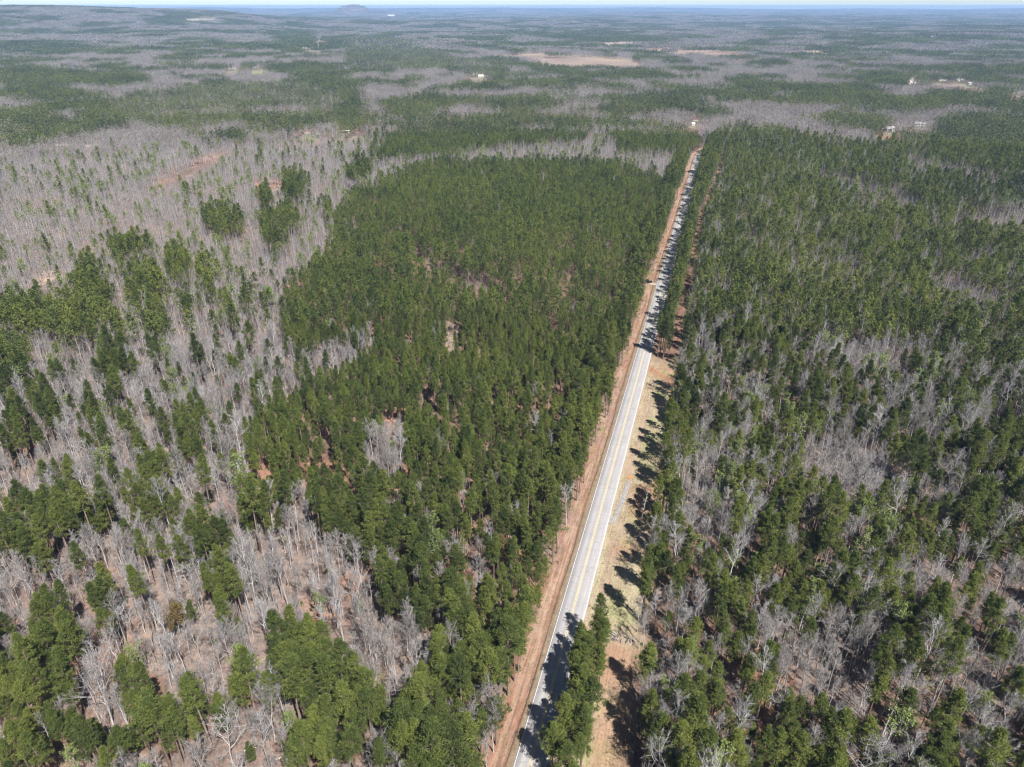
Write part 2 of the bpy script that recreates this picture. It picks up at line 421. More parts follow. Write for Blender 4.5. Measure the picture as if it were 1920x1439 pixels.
def pine_geo(seed, H, cr, cf, nb, tufts, k, sz, trunk_sides=6, branch=True, kw=None):
    kw = kw or (0.105 if k > 12 else 0.17)
    r = np.random.default_rng(seed); g = Geo()
    lean = r.normal(size=2) * 0.02 * H; zz = np.linspace(0, 1, 7)
    cx = lambda z: np.stack([lean[0] * (z / H) ** 2, lean[1] * (z / H) ** 2, z], -1)
    r0 = 0.012 * H
    if trunk_sides: g.tube(cx(zz * H * 0.97), r0 * (1 - zz * 0.85), trunk_sides, 0)
    zb = H * (1 - cf); C = []; D = []; T = []
    az = r.random() * 6.28
    for i in range(nb):
        u = (i + r.random() * 0.8) / nb; u = u ** 0.9
        z = zb + (H * 0.985 - zb) * u
        prof = (min(1, 0.55 + u / 0.35 * 0.45)) * (1 - u ** 1.6) ** 0.8
        L = max(0.35, cr * prof * r.uniform(0.55, 1.2))
        az += 2.4 + r.normal() * 0.5
        el = math.radians(8 + 58 * u + r.normal() * 9)
        d = np.array([math.cos(az) * math.cos(el), math.sin(az) * math.cos(el), math.sin(el)])
        p0 = cx(np.array(z)); p1 = p0 + d * L * 0.6; p2 = p0 + d * L + np.array([0, 0, 0.12 * L])
        if branch: g.tube([p0, p1, p2], [0.045 * L / 2.5 + .02, 0.03, 0.015], 3, 0)
        bt = r.random()
        side = np.array([-math.sin(az), math.cos(az), 0])
        for q in range(tufts):
            f = r.uniform(0.35, 1.0) if q else 1.0
            off = side * r.normal() * 0.24 * L * (0.35 + f * .65) + np.array([0, 0, r.normal() * 0.10 * L])
            C.append(p0 + (p2 - p0) * f + off); D.append(unit(d * 0.6 + np.array([0, 0, 0.75]) + r.normal(size=3) * 0.25)); T.append(0.6 * bt + 0.4 * r.random())
    C.append(cx(np.array(H * 0.99))); D.append(np.array([0, 0, 1.])); T.append(0.5)
    C = np.array(C); D = np.array(D); T = np.array(T); n = len(C)
    dd = unit(D[:, None] * 0.55 + r.normal(size=(n, k, 3)) * 0.75).reshape(-1, 3)
    cc = np.repeat(C, k, 0) + r.normal(size=(n * k, 3)) * sz * 0.28
    tt = np.clip(np.repeat(T, k) + r.normal(size=n * k) * 0.10, 0, 1)
    g.kites(cc, dd, sz * r.uniform(0.7, 1.25, n * k), sz * kw * r.uniform(0.7, 1.3, n * k), 1, tt, r)
    return g

def bare_geo(seed, H, spread, nl, nbr, ntw, sub, tw_w, sides=(6, 4, 3), fork=0.42, leaf=None, leafsz=0.4, tubes=True, elr=(36, 62)):
    """mats: 0 bark, 1 twig, 2 leaf"""
    r = np.random.default_rng(seed); g = Geo()
    lean = r.normal(size=2) * 0.045 * H; wob = r.normal(size=(8, 2)) * 0.012 * H; wob[0] = 0
    zz = np.linspace(0, 1, 8)
    tr = np.stack([lean[0] * zz ** 1.6 + wob[:, 0] * zz, lean[1] * zz ** 1.6 + wob[:, 1] * zz, zz * H * 0.93], -1)
    r0 = 0.0098 * H
    g.tube(tr, r0 * (1 - zz * 0.86), sides[0], 0)
    TC = []; TD = []; TL = []
    az = r.random() * 6.28
    def at(path, u):
        x = u * (len(path) - 1); i = min(int(x), len(path) - 2); return path[i] + (path[i + 1] - path[i]) * (x - i)
    for i in range(nl):
        u = fork + (0.97 - fork) * (i + r.random()) / nl
        az += 2.4 + r.normal() * 0.4
        el = math.radians(r.uniform(*elr) + 20 * (u - fork))
        L = spread * r.uniform(0.75, 1.25) * (1.15 - 0.75 * ((u - fork) / (1 - fork)) ** 1.5)
        d = np.array([math.cos(az) * math.cos(el), math.sin(az) * math.cos(el), math.sin(el)])
        p = at(tr, u); path = [p]
        for s in range(4):
            d = unit(d + r.normal(size=3) * 0.13 + np.array([0, 0, 0.10])); p = p + d * L / 4; path.append(p)
        path = np.array(path); rr = r0 * (1 - u * 0.8) * 0.55
        if tubes: g.tube(path, np.linspace(rr, 0.018, 5), sides[1], 0)
        else: g.tris(path[:1], unit(path[-1:] - path[:1]), np.linalg.norm(path[-1] - path[0]), tw_w * 1.3, 0, np.array([.5]), r)
        for j in range(nbr):
            v = 0.25 + 0.75 * (j + r.random()) / nbr
            q = at(path, v); bd = unit(d + r.normal(size=3) * 0.62 + np.array([0, 0, 0.15])); bl = L * r.uniform(0.3, 0.55) * (1.25 - v * 0.6)
            q1 = q + bd * bl * 0.5; bd2 = unit(bd + r.normal(size=3) * 0.2 + np.array([0, 0, 0.15])); q2 = q1 + bd2 * bl * 0.5
            if tubes: g.tube([q, q1, q2], [max(0.03, rr * 0.4), 0.025, 0.012], sides[2], 0)
            for k in range(ntw):
                f = 0.2 + 0.8 * (k + r.random()) / ntw
                b0 = q + (q1 - q) * min(1, f * 2) + (q2 - q1) * max(0, f * 2 - 1)
                td = unit(bd2 + r.normal(size=3) * 0.6 + np.array([0, 0, 0.2])); tl = bl * r.uniform(0.3, 0.6)
                TC.append(b0); TD.append(td); TL.append(tl)
                for s in range(sub):
                    TC.append(b0 + td * tl * r.uniform(0.25, 0.8)); TD.append(unit(td + r.normal(size=3) * 0.6)); TL.append(tl * r.uniform(0.4, 0.7))
    TC = np.array(TC); TD = np.array(TD); TL = np.array(TL)
    g.tris(TC, TD, TL, tw_w, 1, r.random(len(TC)), r)
    if leaf:
        sel = r.random(len(TC)) < leaf
        c = (TC + TD * TL[:, None])[sel]; n = len(c)
        c = np.repeat(c, 3, 0) + r.normal(size=(n * 3, 3)) * leafsz * 0.5
        g.kites(c, unit(r.normal(size=(n * 3, 3))), leafsz, leafsz * 0.36, 2, r.random(n * 3), r)
    return g

PINE_M = [M['pine_bark'], M['pine']]; YOUNG_M = [M['pine_bark'], M['pine_young']]
BARE_M = [M['bark'], M['twig']]
hid = bpy.data.collections.new('prototypes')       # never linked to the scene
def proto(name, me):
    o = bpy.data.objects.new(name, me); return o

# near: list of (geo, mats); individuals get trunk and crown apart, the mass gets the whole
NEAR = {'pine': [], 'young': [], 'bare': [], 'bud': [], 'lime': [], 'red': [], 'brown': []}
for i in range(8):
    H = [19, 21, 18, 22, 20, 17, 23, 19][i]
    NEAR['pine'].append((pine_geo(100 + i, H, [2.9, 2.5, 3.2, 2.6, 3.5, 2.7, 2.8, 2.3][i], [.5, .42, .55, .45, .5, .58, .4, .46][i], 44, 6, 19, 0.50), PINE_M, H))
for i in range(6):
    H = [16, 15, 17, 16.5, 15.5, 17.5][i]
    NEAR['young'].append((pine_geo(200 + i, H, [2.4, 2.1, 2.5, 2.2, 2.6, 2.1][i], [.52, .58, .48, .52, .56, .5][i], 34, 5, 16, 0.50), YOUNG_M, H))
for i in range(10):
    H = [19, 17, 21, 16, 20, 18, 15, 22, 17, 19][i]
    NEAR['bare'].append((bare_geo(300 + i, H, [3.8, 2.9, 4.2, 2.6, 3.3, 5.2, 3.0, 3.6, 2.4, 6.2][i], [12, 13, 13, 13, 12, 14, 13, 13, 13, 15][i], 7, 8, 3, (0.014, 0.014, 0.014, 0.014, 0.014, 0.017, 0.014, 0.014, 0.014, 0.017)[i], fork=[.45, .55, .42, .5, .58, .3, .4, .55, .5, .26][i], elr=(30, 55) if i in (5, 9) else (38, 64)), BARE_M, H))
for i in range(3):
    NEAR['bud'].append((bare_geo(400 + i, 16 + i, 3.6, 12, 5, 5, 2, 0.018, leaf=.45, leafsz=.36), BARE_M + [M['bud']], 16 + i))
    NEAR['lime'].append((bare_geo(410 + i, 14 + i, 3.4, 13, 6, 6, 2, 0.018, fork=.3, leaf=.95, leafsz=.48), BARE_M + [M['lime']], 14 + i))
    NEAR['red'].append((bare_geo(420 + i, 11 + i, 2.8, 12, 5, 5, 2, 0.018, fork=.3, leaf=.7, leafsz=.34), BARE_M + [M['red']], 11 + i))
    NEAR['brown'].append((bare_geo(430 + i, 14 + i, 3.2, 13, 6, 6, 2, 0.018, fork=.3, leaf=.9, leafsz=.42), BARE_M + [M['brown']], 14 + i))

WHOLE = {}; PART = {}
for kind, lst in NEAR.items():
    for i, (g, mats, H) in enumerate(lst):
        WHOLE[kind, i] = proto('proto_' + kind, g.mesh('tree_' + kind, mats))
        fol = [1] if len(mats) == 2 and kind in ('pine', 'young') else ([1] if len(mats) == 2 else [1, 2])
        if kind in ('pine', 'young'):
            tg = g
            PART[kind, i] = (tg.mesh('trunk', mats, [0]), tg.mesh('crown', mats, [1]))
        else:
            # trunk = the first tube; crown = limbs, twigs and leaves
            m0 = g.m; nf = len(g.f[0]); keep = Geo(); keep.v = g.v[:1]; keep.f = g.f[:1]; keep.m = g.m[:1]; keep.tone = g.tone[:1]; keep.n = len(g.v[0])
            rest = Geo()
            for v, f, m, tn, off in zip(g.v[1:], g.f[1:], g.m[1:], g.tone[1:], np.cumsum([len(x) for x in g.v[:-1]])):
                rest.add(v, f - off, m[0], tn)
            PART[kind, i] = (keep.mesh('trunk', mats, [0]), rest.mesh('crown', mats))
MIDP = {'pine': [], 'young': [], 'bare': [], 'bud': []}
for i in range(5):
    MIDP['pine'].append(proto('mid_pine', pine_geo(500 + i, 19 + i * .8, 3.2, .5, 22, 3, 6, 1.0, 4, False).mesh('mid_pine', PINE_M)))
    MIDP['young'].append(proto('mid_young', pine_geo(520 + i, 16 + i * .3, 2.45, .52, 18, 3, 5, 0.9, 3, False).mesh('mid_young', YOUNG_M)))
    MIDP['bare'].append(proto('mid_bare', bare_geo(540 + i, 16 + i * .8, 3.2, 12, 5, 5, 1, 0.034, (4, 3, 3), fork=.42, tubes=False).mesh('mid_bare', BARE_M)))
for i in range(2):
    MIDP['bud'].append(proto('mid_bud', bare_geo(560 + i, 16, 3.6, 10, 4, 3, 1, 0.05, (4, 3, 3), fork=.35, leaf=.6, leafsz=.6, tubes=False).mesh('mid_bud', BARE_M + [M['bud']])))

# ------------------------------------------------------------------ scatter the near forest (to 900 m)
def grid_pts(rmin, rmax, amax, sp, jit, seed):
    r = np.random.default_rng(seed)
    xs = np.arange(-rmax * math.sin(amax) - 60, rmax * math.sin(amax) + 60, sp); ys = np.arange(max(30, rmin * math.cos(amax) - 50), rmax, sp * 0.98)
    X, Y = np.meshgrid(xs, ys); X = X + (np.arange(len(ys)) % 2)[:, None] * sp / 2
    X = X.ravel() + r.uniform(-jit, jit, X.size) * sp; Y = Y.ravel() + r.uniform(-jit, jit, Y.size) * sp
    d = np.hypot(X, Y); k = (d > rmin) & (d < rmax) & (np.abs(X) < np.tan(amax) * Y + 60)
    return X[k], Y[k]

X, Y = grid_pts(55, 930, math.radians(41), 2.95, 0.42, 3)
zn, px, py, rt, rl = zone_of(X, Y)
cl = fbm(X, Y, 22, 41, 2)
pp = PPINE[zn].copy()
mixz = (zn == MIXED) | (zn == HALF)
cl = .5 * cl + .5 * vnoise(X, Y, 8, 43)
pp[mixz] = np.clip(pp[mixz] + (cl[mixz] - 0.5) * 0.9 - .09 * sstep(760, 420, py[mixz]), 0.05, 0.98)
u1 = rng.random(len(X)); u2 = rng.random(len(X))
gapn = fbm(X, Y, 13, 47, 2)
keep = KEEP[zn] * np.where(zn == PLANT, np.clip(.42 + 1.45 * (gapn - .2), .15, 1.25), np.clip(.45 + 1.15 * gapn, .5, 1.3))
keep = np.where(np.isin(zn, (HARD, HARDP)) & (py > 900), keep * .86, keep)
keep = np.where((rl > 5) & (rl < 11.6) & (rt < -21), .95, keep)
keep = np.where((rl > 16) & (rl < 27) & (rt < 150), keep * .85, keep)
kp = u1 < keep
strip = (rl > 5) & (rl < 12) & ((rt < -5) | (rt > 150))
X, Y, zn, px, py, rt, rl, pp, u2 = (a[kp] for a in (X, Y, zn, px, py, rt, rl, pp, u2))
frac_b = PBARE[zn] / np.maximum(1e-6, 1 - PPINE[zn])
strip = (rl > 5) & (rl < 12.2) & ((rt < -15) | (rt > 150))
pp = np.where(strip, 1.0, pp)
kind = np.where(u2 < pp, 0, np.where((u2 - pp) / np.maximum(1e-6, 1 - pp) < frac_b, 1, 2))    # 0 pine 1 bare 2 bud
young = (zn == PLANT)
Zg = terr(X, Y)
dist = np.sqrt(X ** 2 + Y ** 2 + CAM_H ** 2)
scl = np.clip(rng.normal(0.95, 0.17, len(X)), .55, 1.24); scl[(kind == 1) & (rng.random(len(X)) < 0.3)] *= 0.72
scl[(kind == 1) & np.isin(zn, (HARD, HARDP))] *= 0.90
scl[(kind == 1) & (zn == HARD) & (py < 520)] *= 0.86
scl[(kind == 1) & (zn == MIXED)] *= 1.12
scl *= .86 + .28 * fbm(X, Y, 40, 45, 2)
scl = scl * np.where(kind == 1, .90, np.where(young, .88, .95))
scl = np.where((rl > 5) & (rl < 12.2) & (rt < -15), np.clip(scl, .7, .92), scl)
eg = (rl > 15.5) & (rl < 24) & (rt < 150) & (rt > -25) & (kind == 0); scl = np.where(eg, np.clip(scl * 1.12, .95, 1.15), scl)
wid = rng.uniform(.88, 1.12, len(X)); wid = np.where(eg, 1.25, wid); wid = np.where((zn == CLUMP) & (py > 850) & (kind == 0), wid * 1.25, wid); wid = np.where((zn == MIXED) & (py > 600) & (kind == 0), wid * 1.16, wid)
rot = rng.random(len(X)) * 6.283
var = rng.integers(0, 1000, len(X))
broad = (kind == 1) & np.isin(var % 10, (5, 9)) & (rng.random(len(X)) < 0.7); var[broad] += 3

# hand-surveyed trees: (species, foot px x, y, height m, width factor, variant, label)
HERO = [
 ('bare',212,1358,23,1.15,9,'big white-limbed bare tree spreading wide beside a small red-soil gap near the bottom left corner'),
 ('bare',437,1436,18,1.1,5,'broad grey bare tree with fanned twigs at the bottom edge left of the pine clumps'),
 ('bare',428,900,20,1.1,2,'tall white bare tree leaning over the left edge of the plantation'),
 ('bare',385,925,15,1.25,9,'round silvery bare tree with dense twigs just outside the plantation corner'),
 ('bare',1047,838,13,1.0,5,'round whitish bare tree poking out of the plantation beside the road'),
 ('bare',922,958,18,1.0,0,'white bare tree standing alone among green pines at the plantation foot'),
 ('bare',1222,1372,18,1.2,9,'large pale bare tree overhanging the grass verge near the bottom edge'),
 ('bare',1305,1196,15,0.9,3,'slim white bare tree over a red-soil gap east of the verge'),
 ('bare',1244,1240,9,1.2,5,'small starburst-shaped pale bare tree at the verge edge'),
 ('bare',1784,1374,18,1.0,1,'bare tree with long leaning trunk and flat crown in the bottom right woods'),
 ('bare',1674,1347,17,1.0,2,'bare tree with pinkish haze of twigs beside the leaning-trunk tree'),
 ('bare',1595,1398,17,1.1,0,'wide grey bare tree between two green pines at the bottom right'),
 ('bare',1876,1340,13,1.0,5,'bright white vase-shaped bare tree near the right edge of the bottom woods'),
 ('bare',1626,1096,13,1.1,9,'fan-shaped pale bare tree among pines on the right slope'),
 ('bare',1784,1070,15,1.0,2,'bare tree with crooked white limbs under the right woods gap'),
 ('bare',648,1224,22,0.9,4,'tallest white-trunked bare tree over open red leaf litter left of the road'),
 ('bare',515,1236,22,0.95,7,'tall forked white bare tree at the left of the litter clearing'),
 ('bare',789,1312,21,0.85,8,'narrow white bare tree at the dark edge of the roadside pines'),
 ('bare',538,1358,21,1.0,0,'tall white bare tree rising between two dark pine clumps'),
 ('bare',485,1408,14,0.9,6,'small white bare tree with forked stem on bare litter by the bottom edge'),
 ('bare',265,1232,20,0.95,4,'white bare tree with a long slanting trunk beside two dark evergreens'),
 ('bare',409,1255,20,0.9,7,'white bare tree with a straight trunk above a pink litter gap'),
 ('bare',348,1306,10,1.1,5,'low spreading white bare tree between the two small pine clumps'),
 ('bare',578,962,13,1.3,9,'broad grey dome-shaped bare tree below the plantation corner'),
 ('bare',672,916,9,1.2,5,'small bright white bare tree under the brush wedge'),
 ('bare',808,1024,15,1.0,2,'open white bare tree in the twiggy gap below the plantation'),
 ('bare',1340,905,14,1.2,5,'large grey bare tree overlooking the stone-lined wash'),
 ('bare',1420,610,14,1.0,3,'slim whitish bare tree above the pines east of the dirt track'),
 ('red',604,1196,9,1.0,0,'small red-budded tree in the bare woods left of the road'),
 ('red',713,640,14,0.8,1,'rust-red tree inside the green plantation'),
 ('red',562,806,9,0.9,2,'small rust-red crown among the pines of the plantation corner'),
 ('red',1290,1050,10,1.3,1,'wide reddish budding tree behind the verge pines'),
 ('red',1312,1085,8,1.1,2,'low orange-red bush on bare soil behind the verge pines'),
 ('brown',340,1196,13,1.0,0,'brown-leaved tree standing alone in the bare woods at lower left'),
 ('brown',935,1075,14,1.1,1,'brownish-green tree beside the roadside pines on the left'),
 ('brown',212,1118,13,0.7,2,'brown-topped tree joined to a dark evergreen at lower left'),
 ('brown',1452,1370,13,1.0,2,'dull brown-green tree among pines at the bottom right'),
 ('lime',678,1160,7,0.8,1,'small bright yellow-green tree in the bare woods left of the road'),
 ('lime',1412,1080,9,0.9,0,'yellow-green leafy tree among the right-hand pines'),
 ('lime',620,632,10,1.3,2,'lime-green leafy tree above the bare pocket in the plantation'),
 ('lime',510,578,13,1.2,0,'lime-green leafy tree at the left edge of the plantation'),
 ('lime',912,322,15,1.4,1,'brightest lime-green tree at the far edge of the plantation'),
 ('lime',935,326,10,1.1,2,'smaller lime-green tree beside the brightest one at the far plantation edge'),
 ('lime',958,332,9,1.2,0,'low yellow-green tree right of the lime-green pair at the far plantation edge'),
 ('lime',1732,534,13,1.3,2,'lime-green tree left of a pale forked tree in the right woods'),
 ('lime',1832,532,12,1.3,0,'lime-green tree right of a pale forked tree in the right woods'),
 ('lime',1396,306,14,1.2,1,'yellow-green tree beside the dark track beyond the road'),
 ('lime',350,900,9,0.6,1,'small yellow-green tree amid dark pines left of the plantation'),
]
HX = []; 
for sp, hx, hy, H, wf, vi, lab in HERO:
    HX.append(unp(hx, hy))
HX = np.array(HX)
dh = np.min(np.hypot(X[:, None] - HX[None, :, 0], Y[:, None] - HX[None, :, 1]), 1)
ok = dh > 3.0
X, Y, zn, px, py, rt, rl, kind, young, Zg, dist, scl, rot, var, wid = (a[ok] for a in (X, Y, zn, px, py, rt, rl, kind, young, Zg, dist, scl, rot, var, wid))

infr = lambda x, y: (x > -25) & (x < 1945) & (y > -10) & (y < 1439 + 5)
bx, by = proj(X, Y, Zg); tx, ty = proj(X, Y, Zg + 18)
vis = infr(bx, by) | infr(tx, ty)
order = np.argsort(dist)
indiv = np.zeros(len(X), bool)
n_hero_bare = sum(h[0] == 'bare' for h in HERO)
for k, lim in ((0, 300), (1, 300 - n_hero_bare), (2, 60)):
    sel = [i for i in order if kind[i] == k and vis[i]][:lim]
    indiv[sel] = True

ORD = ['first', 'second', 'third', 'fourth', 'fifth', 'sixth', 'seventh', 'eighth', 'ninth', 'tenth']
def ordn(n):
    if n <= 10: return ORD[n - 1]
    return '%d%s' % (n, 'th' if 10 <= n % 100 <= 20 else {1: 'st', 2: 'nd', 3: 'rd'}.get(n % 10, 'th'))
STN = [(-75, "photo's bottom edge"), (-60, 'the lowest road shadow'), (-46, 'gap between road shadows'), (-33, 'the long road shadow'), (-22, 'the brush pile'), (-11, "long shadow's far end"), (0, 'lone crown shadow on verge'), (14, 'foot of stone wash'), (30, 'the stone wash'), (50, 'the orange puddle'), (80, 'double crown shadow on verge'), (120, 'the straw verge'), (155, 'the red side track'), (9e9, 'the shaded road stretch')]
def station(t):
    for lim, s in STN:
        if t < lim: return s
def place_tree(kindname, nm, cat, i, x, y, z, s, rz, wf, label, group):
    tr, cr = PART[kindname, i]
    e = bpy.data.objects.new(nm, None); COL.objects.link(e)
    e.empty_display_size = 0.5
    e.location = (x, y, z - 0.05); e.rotation_euler = (0, 0, rz); e.scale = (s * wf, s * wf, s)
    link('trunk', tr, e); link('crown', cr, e)
    return tag(e, label, cat, group)

KN = {0: ('pine_tree', 'pine', 'pine'), 1: ('bare_tree', 'bare tree', 'bare tree'), 2: ('budding_tree', 'budding tree', 'pale green budding tree')}
buckets = {}
for i in np.nonzero(indiv)[0]:
    buckets.setdefault((kind[i], rl[i] < 0, station(rt[i])), []).append(i)
for (k, left, st), idx in buckets.items():
    idx.sort(key=lambda i: abs(rl[i]))
    for n, i in enumerate(idx):
        nm, cat, word = KN[k]
        sub = 'pine' if k == 0 and not young[i] else ('young' if k == 0 else ('bare' if k == 1 else 'bud'))
        L = NEAR[sub]; v = int(var[i] % len(L))
        hgt = L[v][2] * scl[i]
        size = 'tall' if hgt > 18.5 else ('short' if hgt < 14 else 'mid-height')
        side = 'left' if left else 'right'
        word = ('green pine', 'leafless tree', 'pale budding tree')[k]
        lab = f"{size} {word}, {ordn(n + 1)} {side} of road, level with {st}"
        place_tree(sub, nm, cat, v, X[i], Y[i], Zg[i], scl[i], rot[i], wid[i], lab,
                   ('pines' if k == 0 else 'bare trees' if k == 1 else 'budding trees') + f' standing {side} of the road')
for (sp, hx, hy, H, wf, vi, lab), (x, y) in zip(HERO, HX):
    L = NEAR[sp]; vi = vi % len(L); s = H / L[vi][2]
    nm, cat = {'bare': ('bare_tree', 'bare tree'), 'red': ('red_budding_tree', 'red tree'), 'brown': ('brown_leaved_tree', 'brown tree'), 'lime': ('lime_green_tree', 'leafy tree')}[sp]
    place_tree(sp, nm, cat, vi, x, y, float(terr(x, y)), s, rng.random() * 6.28, wf, lab, None)

# ------------------------------------------------------------------ instanced masses (kind = stuff)
def instancer(name, pts, idx, scale, rotz, protos, label, cat):
    me = new_mesh(name, pts, np.zeros((0, 3), int), (), None, {'pidx': ('INT', idx.astype(np.int32)), 'psc': ('FLOAT', scale.astype(np.float32)), 'prot': ('FLOAT', rotz.astype(np.float32))})
    for p in protos:
        for m in p.data.materials:
            if m.name not in me.materials: me.materials.append(m)
    o = link(name, me)
    g = bpy.data.node_groups.new(name + '_nodes', 'GeometryNodeTree')
    g.interface.new_socket('Geometry', in_out='INPUT', socket_type='NodeSocketGeometry')
    g.interface.new_socket('Geometry', in_out='OUTPUT', socket_type='NodeSocketGeometry')
    N = g.nodes; gi = N.new('NodeGroupInput'); go = N.new('NodeGroupOutput'); J = N.new('GeometryNodeJoinGeometry')
    def na(nm, typ):
        a = N.new('GeometryNodeInputNamedAttribute'); a.data_type = typ; a.inputs[0].default_value = nm; return a.outputs[0]
    ai, as_, ar = na('pidx', 'INT'), na('psc', 'FLOAT'), na('prot', 'FLOAT')
    cmb = N.new('ShaderNodeCombineXYZ'); g.links.new(ar, cmb.inputs[2])
    e2r = N.new('FunctionNodeEulerToRotation'); g.links.new(cmb.outputs[0], e2r.inputs[0])
    for k, p in enumerate(protos):
        if not (idx == k).any(): continue
        cp = N.new('FunctionNodeCompare'); cp.data_type = 'INT'; cp.operation = 'EQUAL'
        g.links.new(ai, cp.inputs[2]); cp.inputs[3].default_value = k
        oi = N.new('GeometryNodeObjectInfo'); oi.inputs[0].default_value = p; oi.inputs[1].default_value = False
        ip = N.new('GeometryNodeInstanceOnPoints')
        g.links.new(gi.outputs[0], ip.inputs['Points']); g.links.new(cp.outputs[0], ip.inputs['Selection'])
        gti = N.new('GeometryNodeGeometryToInstance'); g.links.new(oi.outputs['Geometry'], gti.inputs[0])
        g.links.new(gti.outputs[0], ip.inputs['Instance'])
        g.links.new(e2r.outputs[0], ip.inputs['Rotation']); g.links.new(as_, ip.inputs['Scale'])
        g.links.new(ip.outputs[0], J.inputs[0])
    g.links.new(J.outputs[0], go.inputs[0])
    md = o.modifiers.new('scatter', 'NODES'); md.node_group = g
    return tag(o, label, cat, None, 'stuff')

MID_D = 370
mass = ~indiv
for k, nm, lab, cat in ((0, 'pine_forest', 'green pine forest covering both sides of the road beyond the first trees', 'pine forest'),
                        (1, 'bare_forest', 'grey leafless hardwood forest beyond the first trees', 'bare forest'),
                        (2, 'budding_woods', 'pale green budding trees scattered through the far woods', 'budding trees')):
    subs = ['pine', 'young'] if k == 0 else (['bare'] if k == 1 else ['bud'])
    protos = []; base = {}
    for s in subs:
        base[s, 0] = len(protos); protos += [WHOLE[s, i] for i in range(len(NEAR[s]))]
        base[s, 1] = len(protos); protos += MIDP[s]
    sel = np.nonzero(mass & (kind == k))[0]
    idx = np.zeros(len(sel), int)
    for s in subs:
        is_s = (young[sel] == (s == 'young')) if k == 0 else np.ones(len(sel), bool)
        nr = dist[sel] < MID_D
        idx[is_s & nr] = base[s, 0] + var[sel][is_s & nr] % len(NEAR[s])
        idx[is_s & ~nr] = base[s, 1] + var[sel][is_s & ~nr] % len(MIDP[s])
    instancer(nm, np.stack([X[sel], Y[sel], Zg[sel] - 0.05], 1), idx, scl[sel], rot[sel], protos, lab, cat)

# undergrowth: bare bushes, saplings and brush between the trees
def brush_geo(seed, H, n, mat_dark=0):
    r = np.random.default_rng(seed); g = Geo()
    c = np.zeros((n, 3)); c[:, :2] = r.normal(size=(n, 2)) * 0.35 * H * .5
    d = unit(r.normal(size=(n, 3)) * 0.45 + np.array([0, 0, 1.0])); L = H * r.uniform(0.5, 1.1, n)
    g.tris(c, d, L, 0.028, 0, r.random(n), r)
    m = n * 5; q = r.integers(0, n, m); f = r.uniform(0.3, 0.95, m)
    g.tris(c[q] + d[q] * (L[q] * f)[:, None], unit(d[q] + r.normal(size=(m, 3)) * 0.6), H * r.uniform(0.15, 0.35, m), 0.022, 0, r.random(m), r)
    return g
def bush_geo(seed, H, n, sz):
    r = np.random.default_rng(seed); g = Geo()
    p = r.normal(size=(n, 3)); p = unit(p) * r.uniform(0.5, 1, (n, 1)); p[:, 2] = np.abs(p[:, 2]); p = p * np.array([H * .5, H * .5, H])
    g.kites(p, unit(p / H + r.normal(size=(n, 3)) * .7), sz, sz * .3, 0, r.random(n), r)
    return g
UB = [proto('brush', brush_geo(700 + i, 2.6 + i * .7, 14).mesh('brush', [M['brush'] if i % 2 else M['twig']])) for i in range(4)]
UB += [proto('bush', bush_geo(720 + i, 1.6 + .5 * i, 130, .34).mesh('bush', [M['pine_young'] if i < 2 else M['bud']])) for i in range(3)]
ux, uy = grid_pts(55, 900, math.radians(41), 3.0, 0.5, 9)
uz, upx, upy, ut, ul = zone_of(ux, uy, 3.0)
pu = np.array([0, .03, .25, .5, .9, .9, .5, 1.0, .3, .2])[uz]
edge = (ul < -7.2) & (ul > -12) & (ut < 780) | (ul > 15) & (ul < 20) & (ut < 150)
pu = np.where(edge & (uz != OPEN), 0.8, pu)
kk = rng.random(len(ux)) < pu
ux, uy, uz, ul, ut, edge = (a[kk] for a in (ux, uy, uz, ul, ut, edge))
ui = np.where(rng.random(len(ux)) < np.where(edge, .65, np.where(uz == MIXED, .22, .06)), rng.integers(4, 7, len(ux)), rng.integers(0, 4, len(ux)))
instancer('undergrowth', np.stack([ux, uy, terr(ux, uy) - 0.05], 1), ui, rng.uniform(.6, 1.3, len(ux)), rng.random(len(ux)) * 6.28, UB, 'bare brush and low bushes under the trees', 'undergrowth')

